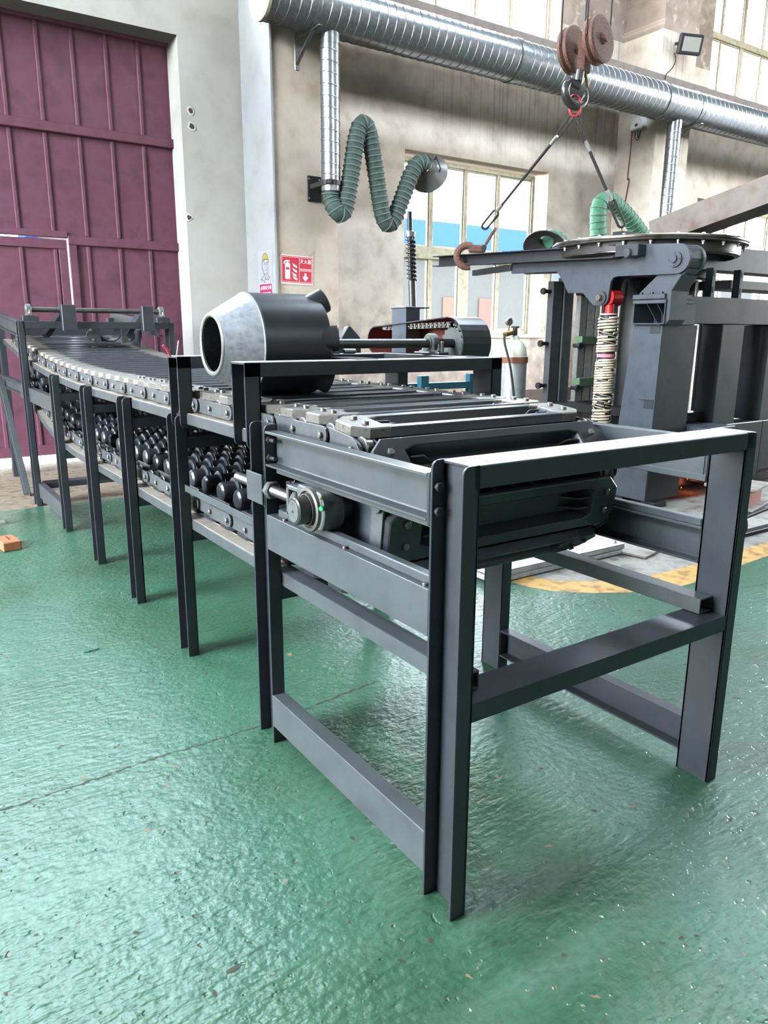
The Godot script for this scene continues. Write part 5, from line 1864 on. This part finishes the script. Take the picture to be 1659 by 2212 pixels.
func build_signs() -> void:
	# extinguisher sign, slightly askew
	var W := 420
	var H := 330
	var im := Image.create(W, H, false, Image.FORMAT_RGB8)
	var red := S(196, 36, 62)
	var wh := S(240, 226, 222)
	im.fill(S(222, 212, 204))
	im.fill_rect(Rect2i(10, 14, 400, 296), red)
	for r in [Rect2i(18, 22, 384, 4), Rect2i(18, 298, 384, 4), Rect2i(18, 22, 4, 280), Rect2i(398, 22, 4, 280), Rect2i(236, 22, 5, 280), Rect2i(236, 168, 164, 5)]:
		im.fill_rect(r, wh)
	fill_poly(im, PackedVector2Array([Vector2(56, 100), Vector2(66, 88), Vector2(108, 88), Vector2(120, 100), Vector2(120, 272), Vector2(56, 272)]), wh)
	im.fill_rect(Rect2i(80, 68, 16, 22), wh)
	fill_poly(im, PackedVector2Array([Vector2(34, 100), Vector2(46, 72), Vector2(74, 58), Vector2(116, 62), Vector2(116, 76), Vector2(76, 76), Vector2(58, 84), Vector2(46, 104)]), wh)
	im.fill_rect(Rect2i(66, 140, 44, 26), S(176, 60, 66))
	for fl in [[0, 0], [0, 52], [-6, 100], [4, 140]]:
		var o := Vector2(146 + fl[0], 90 + fl[1])
		fill_poly(im, PackedVector2Array([o, o + Vector2(20, 36), o + Vector2(62, 54), o + Vector2(62, 28), o + Vector2(32, 16)]), wh)
	for k in 3:
		for st in GLYPH[["mie", "huo", "qi"][k]]:
			pen(im, st, 6.0, wh, Vector2(246 + k * 50, 40), 4.8)
	fill_poly(im, PackedVector2Array([Vector2(304, 196), Vector2(332, 196), Vector2(332, 240), Vector2(352, 230), Vector2(352, 252), Vector2(318, 288), Vector2(284, 252), Vector2(284, 230), Vector2(304, 240)]), wh)
	var s := thing("extinguisher_sign", "red and white fire extinguisher sign taped to the beige pilaster", "sign", V3(3.005, 2.03, -6.994))
	s.rotation.z = -0.02
	sheet("sign_face", 0.43, 0.33, print_mat(im), s)
	lettering(s, "FIRE EXTINGUISHER", Transform3D(Basis(), V3(0.327, 0.176, 0.0004)), 0.018, 0.15, wh, true)
	for e in [[-0.012, 0.30, 0.9], [0.39, 0.315, 0.8]]:
		obj("tape", MB.new().box(V3(0, 0, 0), V3(0.09, 0.03, 0.0008), 0.0), mat(S(176, 160, 136), 0.4), s, Transform3D(Basis(ZF, e[2]), V3(e[0], e[1], 0.0)))
	# helmet notice on the white side face
	W = 300
	H = 340
	im = Image.create(W, H, false, Image.FORMAT_RGB8)
	im.fill(S(170, 170, 174))
	var ink := S(34, 34, 40)
	fill_poly(im, PackedVector2Array([Vector2(94, 96), Vector2(98, 56), Vector2(124, 26), Vector2(158, 18), Vector2(190, 30), Vector2(212, 66), Vector2(214, 88), Vector2(160, 80), Vector2(110, 108)]), S(176, 158, 70))
	pen(im, [94, 98, 98, 56, 124, 26, 158, 18, 190, 30, 212, 66, 218, 92], 6, ink, Vector2(), 1)
	pen(im, [90, 110, 116, 92, 160, 80, 214, 90, 226, 118], 7, ink, Vector2(), 1)
	pen(im, [92, 100, 82, 140, 86, 176, 100, 190, 122, 236, 136, 246], 8, ink, Vector2(), 1)
	pen(im, [218, 110, 214, 170, 200, 214, 176, 240, 150, 240], 5, ink, Vector2(), 1)
	pen(im, [136, 124, 160, 120], 7, ink, Vector2(), 1)
	pen(im, [184, 120, 204, 122], 7, ink, Vector2(), 1)
	pen(im, [140, 136, 158, 136], 6, ink, Vector2(), 1)
	pen(im, [186, 136, 200, 136], 6, ink, Vector2(), 1)
	pen(im, [174, 136, 178, 170, 168, 172], 4, ink, Vector2(), 1)
	pen(im, [160, 196, 188, 196], 6, ink, Vector2(), 1)
	pen(im, [126, 230, 110, 262, 50, 296, 96, 300, 130, 330, 142, 290, 170, 300, 196, 288, 206, 300, 244, 280, 210, 262, 196, 228], 6, ink, Vector2(), 1)
	pen(im, [136, 246, 150, 286, 176, 252], 5, ink, Vector2(), 1)
	var p := thing("helmet_notice", "white notice with a man in a yellow helmet on the white pilaster side", "notice", V3(2.926, 1.90, -7.425))
	p.rotation.y = -PI / 2
	sheet("picture", 0.38, 0.36, print_mat(im), p).position = V3(0.0, 0.14, 0.0)
	var im2 := Image.create(340, 120, false, Image.FORMAT_RGB8)
	im2.fill(S(166, 40, 86))
	for k in 6:
		for st in GLYPH[["bi", "xu", "dai", "an", "quan", "mao"][k]]:
			pen(im2, st, 5.0, S(250, 236, 242), Vector2(16 + k * 52, 14), 5.0)
	obj("paper", BX(V3(-0.01, -0.03, -0.004), V3(0.39, 0.51, -0.0025), 0.0), mat(S(176, 176, 178), 0.6), p)
	sheet("caption", 0.33, 0.118, print_mat(im2), p).position = V3(0.025, 0.012, 0.0)
	lettering(p, "MUST WEAR SAFETY HELMET", Transform3D(Basis(), V3(0.19, 0.032, 0.0006)), 0.016, 0.28, S(250, 236, 242))
	# notice board by the window
	im = Image.create(128, 320, false, Image.FORMAT_RGB8)
	im.fill(S(214, 218, 220))
	im.fill_rect(Rect2i(14, 20, 100, 60), S(190, 206, 222))
	im.fill_rect(Rect2i(30, 110, 50, 50), S(120, 108, 98))
	im.fill_rect(Rect2i(20, 190, 94, 70), S(52, 112, 190))
	var nb := thing("notice_board", "narrow white framed notice with a blue panel on the wall right of the window", "notice", V3(8.22, 1.79, -7.74))
	sheet("print", 0.42, 0.66, print_mat(im), nb, 0.004).position.z = 0.004
	obj("frame", BX(V3(-0.02, -0.02, -0.006), V3(0.44, 0.68, 0.0), 0.002), M.casting, nb)


# ---------------------------------------------------------------- the rest of the hall
func build_fittings() -> void:
	# gas cylinder
	var g := thing("gas_cylinder", "upright grey gas cylinder with a pale shoulder and a brown strap before the window bay", "gas cylinder", V3(3.56, 0, -3.62))
	var b := MB.new()
	b.lathe([[0.0, 0.0], [0.10, 0.0], [0.112, 0.01], [0.112, 1.26]], 32)
	obj("body", b, M.gas, g)
	var sh := MB.new()
	sh.lathe([[0.112, 1.26], [0.111, 1.30], [0.10, 1.36], [0.075, 1.405], [0.045, 1.425], [0.036, 1.43], [0.036, 1.46], [0.03, 1.465], [0.0, 1.465]], 32, true)
	obj("shoulder", sh, mat(S(206, 204, 188), 0.45), g)
	var st := MB.new()
	st.x = Transform3D(Basis(), V3(0, 1.235, 0))
	st.lathe([[0.112, 0.0], [0.122, 0.0], [0.122, 0.05], [0.112, 0.05]], 32)
	obj("strap", st, mat(S(118, 70, 48), 0.7), g)
	obj("valve", MB.new().cyl(V3(0, 1.46, 0), V3(0, 1.53, 0), 0.02, 12), M.dark_steel, g)
	obj("hand_wheel", MB.new().cyl(V3(0, 1.53, 0), V3(0, 1.545, 0), 0.034, 16), M.dark_steel, g)
	obj("regulator", MB.new().cyl(V3(-0.02, 1.495, 0), V3(-0.14, 1.475, 0.02), 0.022, 14), M.brass, g)
	obj("gauge", MB.new().cyl(V3(-0.09, 1.58, 0.0), V3(-0.09, 1.58, 0.03), 0.032, 20), M.bolt, g)
	obj("gauge_stem", MB.new().cyl(V3(-0.09, 1.49, 0.01), V3(-0.09, 1.56, 0.015), 0.008, 8), M.brass, g)
	obj("hose", MB.new().tube(smooth_path([V3(-0.14, 1.475, 0.02), V3(-0.17, 1.40, 0.06), V3(-0.15, 1.2, 0.12), V3(-0.10, 0.9, 0.14), V3(-0.04, 0.5, 0.16), V3(0.0, 0.05, 0.2), V3(0.3, 0.012, 0.35)]), 0.010, 8), M.rubber, g)
	# floodlight
	var f := thing("floodlight", "black square floodlight on the second pilaster above the duct", "floodlight", V3(9.98, 5.80, -6.80))
	f.rotation = Vector3(0.25, -0.35, 0.0)
	obj("housing", BX(V3(-0.20, -0.14, -0.05), V3(0.20, 0.14, 0.02), 0.02), M.hood_black, f)
	obj("bezel", BX(V3(-0.19, -0.13, 0.02), V3(0.19, 0.13, 0.028), 0.004), M.black, f)
	obj("lens", BX(V3(-0.15, -0.095, 0.028), V3(0.15, 0.095, 0.032), 0.002), mat(S(176, 174, 168), 0.2), f)
	obj("bracket", BX(V3(-0.20, -0.02, -0.12), V3(-0.05, 0.02, -0.05), 0.004), M.hood_black, f)
	var cable := thing("floodlight_cable", "thin cable hanging from the floodlight down to the ledge", "cable", V3(9.83, 5.70, -6.96))
	obj("lead", MB.new().tube(smooth_path([V3(0, 0, 0), V3(0.02, -0.12, 0.01), V3(-0.06, -0.24, 0.01), V3(-0.18, -0.33, 0.02), V3(-0.22, -0.42, 0.03)]), 0.008, 6), M.rubber, cable)
	# white box with cables on the pilaster's side
	var w := thing("junction_box", "small white box with loose wires under it on the pale pilaster side below the duct", "junction box", V3(9.555, 4.62, -7.29))
	obj("case", BX(V3(-0.10, 0.0, -0.12), V3(0.02, 0.36, 0.12), 0.015), M.white, w)
	obj("label", BX(V3(-0.102, 0.05, -0.02), V3(-0.1, 0.09, 0.03), 0.0), M.black, w)
	obj("wire", MB.new().tube(smooth_path([V3(-0.04, 0.01, -0.05), V3(-0.05, -0.1, -0.04), V3(-0.04, -0.14, 0.02), V3(-0.05, -0.02, 0.07)]), 0.006, 6), M.rubber, w)
	obj("wire", MB.new().tube(smooth_path([V3(-0.04, 0.01, 0.05), V3(-0.05, -0.12, 0.02), V3(-0.04, 0.01, 0.0)]), 0.006, 6), M.rubber, w)
	var wc := thing("wall_cable", "thin brown cable running down the pale pilaster side beside the white box", "cable", V3(9.57, 0, -7.46))
	obj("lead", MB.new().tube(smooth_path([V3(0, 4.95, 0.0), V3(0, 4.4, 0.01), V3(0, 3.95, -0.01), V3(-0.01, 3.9, 0.03), V3(0, 3.4, -0.04), V3(0, 2.6, -0.05), V3(0, 1.2, -0.03)]), 0.010, 6), mat(S(120, 84, 70), 0.7), wc)
	# holes broken in the white wall
	for e in [[2.30, 3.925, 0.05, "upper broken hole in the white wall right of the red door"], [2.303, 3.765, 0.055, "lower broken hole with a pale rim in the white wall right of the red door"], [2.215, 2.775, 0.045, "small chipped hole at the edge of the red door's reveal"]]:
		var h := thing("wall_hole", e[3], "hole", V3(e[0], e[1], -7.748))
		var m := MB.new()
		var rim := PackedVector2Array()
		var inn := PackedVector2Array()
		for k in 11:
			var t := TAU * k / 11
			var q: float = e[2] * rng.randf_range(0.75, 1.15)
			rim.append(Vector2(cos(t), sin(t)) * q)
			inn.append(Vector2(cos(t), sin(t)) * q * 0.6)
		m.prism(rim, 0.0, 0.004, 0.002)
		obj("rim", m, M.white, h)
		var n := MB.new()
		n.prism(inn, 0.0035, 0.006, 0.001)
		obj("hollow", n, mat(S(70, 58, 52), 0.95), h)
	# bits on the floor
	var br := thing("wood_block", "small reddish wooden block lying on the green floor at the left", "wood block", V3(-0.45, 0, -4.42))
	br.rotation.y = 0.12
	obj("block", BX(V3(-0.06, 0, -0.11), V3(0.06, 0.065, 0.11), 0.006), M.wood, br)
	obj("notch", BX(V3(0.0, 0.062, -0.06), V3(0.012, 0.0665, 0.04), 0.0), mat(S(80, 50, 36), 0.9), br)
	var tw := thing("green_scrap", "small dark green plastic scrap on the floor left of the conveyor", "scrap", V3(fx(190, 1408).x, 0, fx(190, 1408).z))
	var sc := MB.new()
	sc.x = Transform3D(Basis(XF, -PI / 2), V3(0, 0.003, 0))
	sc.prism(polyv([-0.02, 0.0, 0.0, -0.012, 0.014, 0.008, -0.01, 0.02]), 0, 0.002)
	obj("flap", sc, mat(S(20, 80, 60), 0.5), tw)
	obj("tail", MB.new().tube([V3(0.005, 0.003, 0), V3(0.035, 0.006, 0.01), V3(0.05, 0.004, -0.005)], 0.003, 5), mat(S(20, 80, 60), 0.5), tw)
	# stacked white panels
	for k in 2:
		var s := thing("white_board", "white moulded panel lying on the floor behind the conveyor, under another" if k == 0 else "white moulded panel with raised rim, topmost of two on the floor", "panel", V3(1.88 + 0.02 * k, 0.005 + 0.034 * k, -2.60), "white panels on the floor")
		obj("board", BX(V3(0, 0, 0.0), V3(1.19, 0.03, 0.66), 0.004), M.panel, s)
		var rm := MB.new()
		rm.box(V3(0.0, 0.03, 0.63), V3(1.19, 0.04, 0.66))
		rm.box(V3(0.0, 0.03, 0.0), V3(1.19, 0.04, 0.03))
		rm.box(V3(0.0, 0.03, 0.03), V3(0.03, 0.04, 0.63))
		rm.box(V3(1.16, 0.03, 0.03), V3(1.19, 0.04, 0.63))
		rm.box(V3(0.55, 0.03, 0.03), V3(0.575, 0.037, 0.63))
		if k == 1:
			obj("rim", rm, M.panel, s)
			for e in [[1.15, 0.60], [1.15, 0.08], [0.6, 0.60]]:
				obj("peg", MB.new().cyl(V3(e[0], 0.03, e[1]), V3(e[0], 0.085, e[1]), 0.012, 10), M.panel, s)
	var pl := thing("steel_plate", "dusty grey steel plate lying on the bare concrete beside the white panels", "plate", V3(3.30, 0, -2.05))
	pl.rotation.y = 0.25
	obj("plate", BX(V3(-0.26, 0.004, -0.22), V3(0.26, 0.02, 0.22)), M.concrete, pl)
	# red oxide beam and trolley wheel at the right
	var ib := thing("primed_beam", "dusty red primed steel beam end on the floor at the right edge", "steel beam", V3(5.21, 0.0, -2.28))
	ib.rotation.y = 0.25
	obj("flange", BX(V3(-0.35, 0.03, -0.08), V3(0.09, 0.05, 0.12), 0.004), M.concrete, ib)
	obj("web", BX(V3(-0.35, 0.05, -0.06), V3(0.08, 0.20, 0.06), 0.002), mat(S(150, 84, 64), 0.8), ib)
	obj("flange", BX(V3(-0.35, 0.20, -0.30), V3(0.10, 0.225, 0.12), 0.004), M.concrete, ib)
	obj("skid", BX(V3(-0.35, 0.0, -0.25), V3(0.2, 0.03, 0.10), 0.004), M.paint_black, ib)
	var tr := thing("trolley_wheel", "black rubber trolley wheel half hidden behind the right front post", "wheel", V3(4.03, 0.13, -1.75))
	var wl := MB.new()
	wl.x = MB.along(V3(-0.03, 0, 0), V3(1, 0, 0))
	wl.lathe([[0.0, 0.0], [0.10, 0.0], [0.125, 0.01], [0.13, 0.02], [0.13, 0.045], [0.12, 0.06], [0.0, 0.06]], 32)
	obj("tyre", wl, M.rubber, tr)
	obj("hub", MB.new().cyl(V3(-0.045, 0, 0), V3(0.045, 0, 0), 0.025, 14), M.casting, tr)
	obj("axle", MB.new().cyl(V3(0.03, -0.0, 0.0), V3(0.5, 0.05, 0.0), 0.014, 10), M.black, tr)
	obj("drawbar", BX(V3(-0.02, -0.13, -0.05), V3(0.9, -0.10, 0.02)), M.paint_black, tr)
	# teal bench behind the conveyor
	var te := thing("teal_bench", "teal painted steel bench frame glimpsed behind the conveyor under the drum shaft", "bench", V3(2.76, 0, -3.95))
	for e in [[0.0, 0.0], [0.62, -0.1]]:
		obj("leg", BX(V3(e[0], 0, e[1]), V3(e[0] + 0.085, 1.13, e[1] + 0.06), 0.004), M.teal, te)
	obj("rail", BX(V3(-0.1, 1.0, -0.1), V3(0.7, 1.06, -0.04), 0.004), M.teal, te)
	# tie and wire end on the portal
	var ti := thing("red_tie", "small red plastic tie end sticking up behind the farther portal beam", "tie", V3(0.0, 1.388, -2.03))
	obj("strap", MB.new().tube([V3(0, 0, 0), V3(-0.012, 0.03, 0), V3(-0.03, 0.045, 0)], 0.006, 6), M.red_link, ti)
	var wi := thing("white_wire", "short white wire end standing up behind the farther portal beam", "wire", V3(0.03, 1.388, -2.03))
	obj("end", MB.new().cyl(V3(0, 0, 0), V3(0.012, 0.065, 0), 0.003, 6), M.white, wi)

	# sparks of someone's welding behind the stand
	var sp := thing("welding_sparks", "small orange welding sparks glowing near the floor beneath the furnace stand", "sparks", V3(5.22, 0.10, -3.02))
	var sm := MB.new()
	for e in [[0.0, 0.0, 0.0], [0.05, -0.03, 0.01], [0.09, 0.02, 0.03], [0.02, -0.06, 0.02], [0.12, -0.01, 0.0], [0.07, 0.05, 0.02]]:
		sm.cyl(V3(e[0], e[1], e[2]), V3(e[0] + 0.004, e[1] + 0.009, e[2]), 0.006, 6)
	var em := StandardMaterial3D.new()
	em.albedo_color = S(255, 150, 80)
	em.emission_enabled = true
	em.emission = S(255, 130, 60)
	em.emission_energy_multiplier = 40.0
	stuff(obj("glow", sm, em, sp))
	var li := OmniLight3D.new()
	li.name = "spark_light"
	li.light_color = S(255, 120, 60)
	li.light_energy = 0.25
	li.light_size = 0.05
	li.omni_range = 30.0
	li.omni_attenuation = 2.0
	li.shadow_enabled = true
	li.position = V3(0.06, 0.0, 0.08)
	sp.add_child(li)
	var of := thing("steel_offcut", "thin pale steel offcut on the floor at the photograph's left edge", "offcut", V3(fx(2, 1132).x, 0, fx(2, 1132).z))
	obj("strip", BX(V3(-0.14, 0.002, -0.05), V3(0.03, 0.02, 0.03), 0.003), M.alu, of)


func fx(px: float, py: float) -> Vector3:
	# floor point under a place seen by the camera
	var cam := get_node("camera") as Camera3D
	var d := cam.basis * Vector3((px - 829.5) / 1617.92, -(py - 1106.0) / 1617.92, -1.0)
	return cam.position + d * (-cam.position.y / d.y)
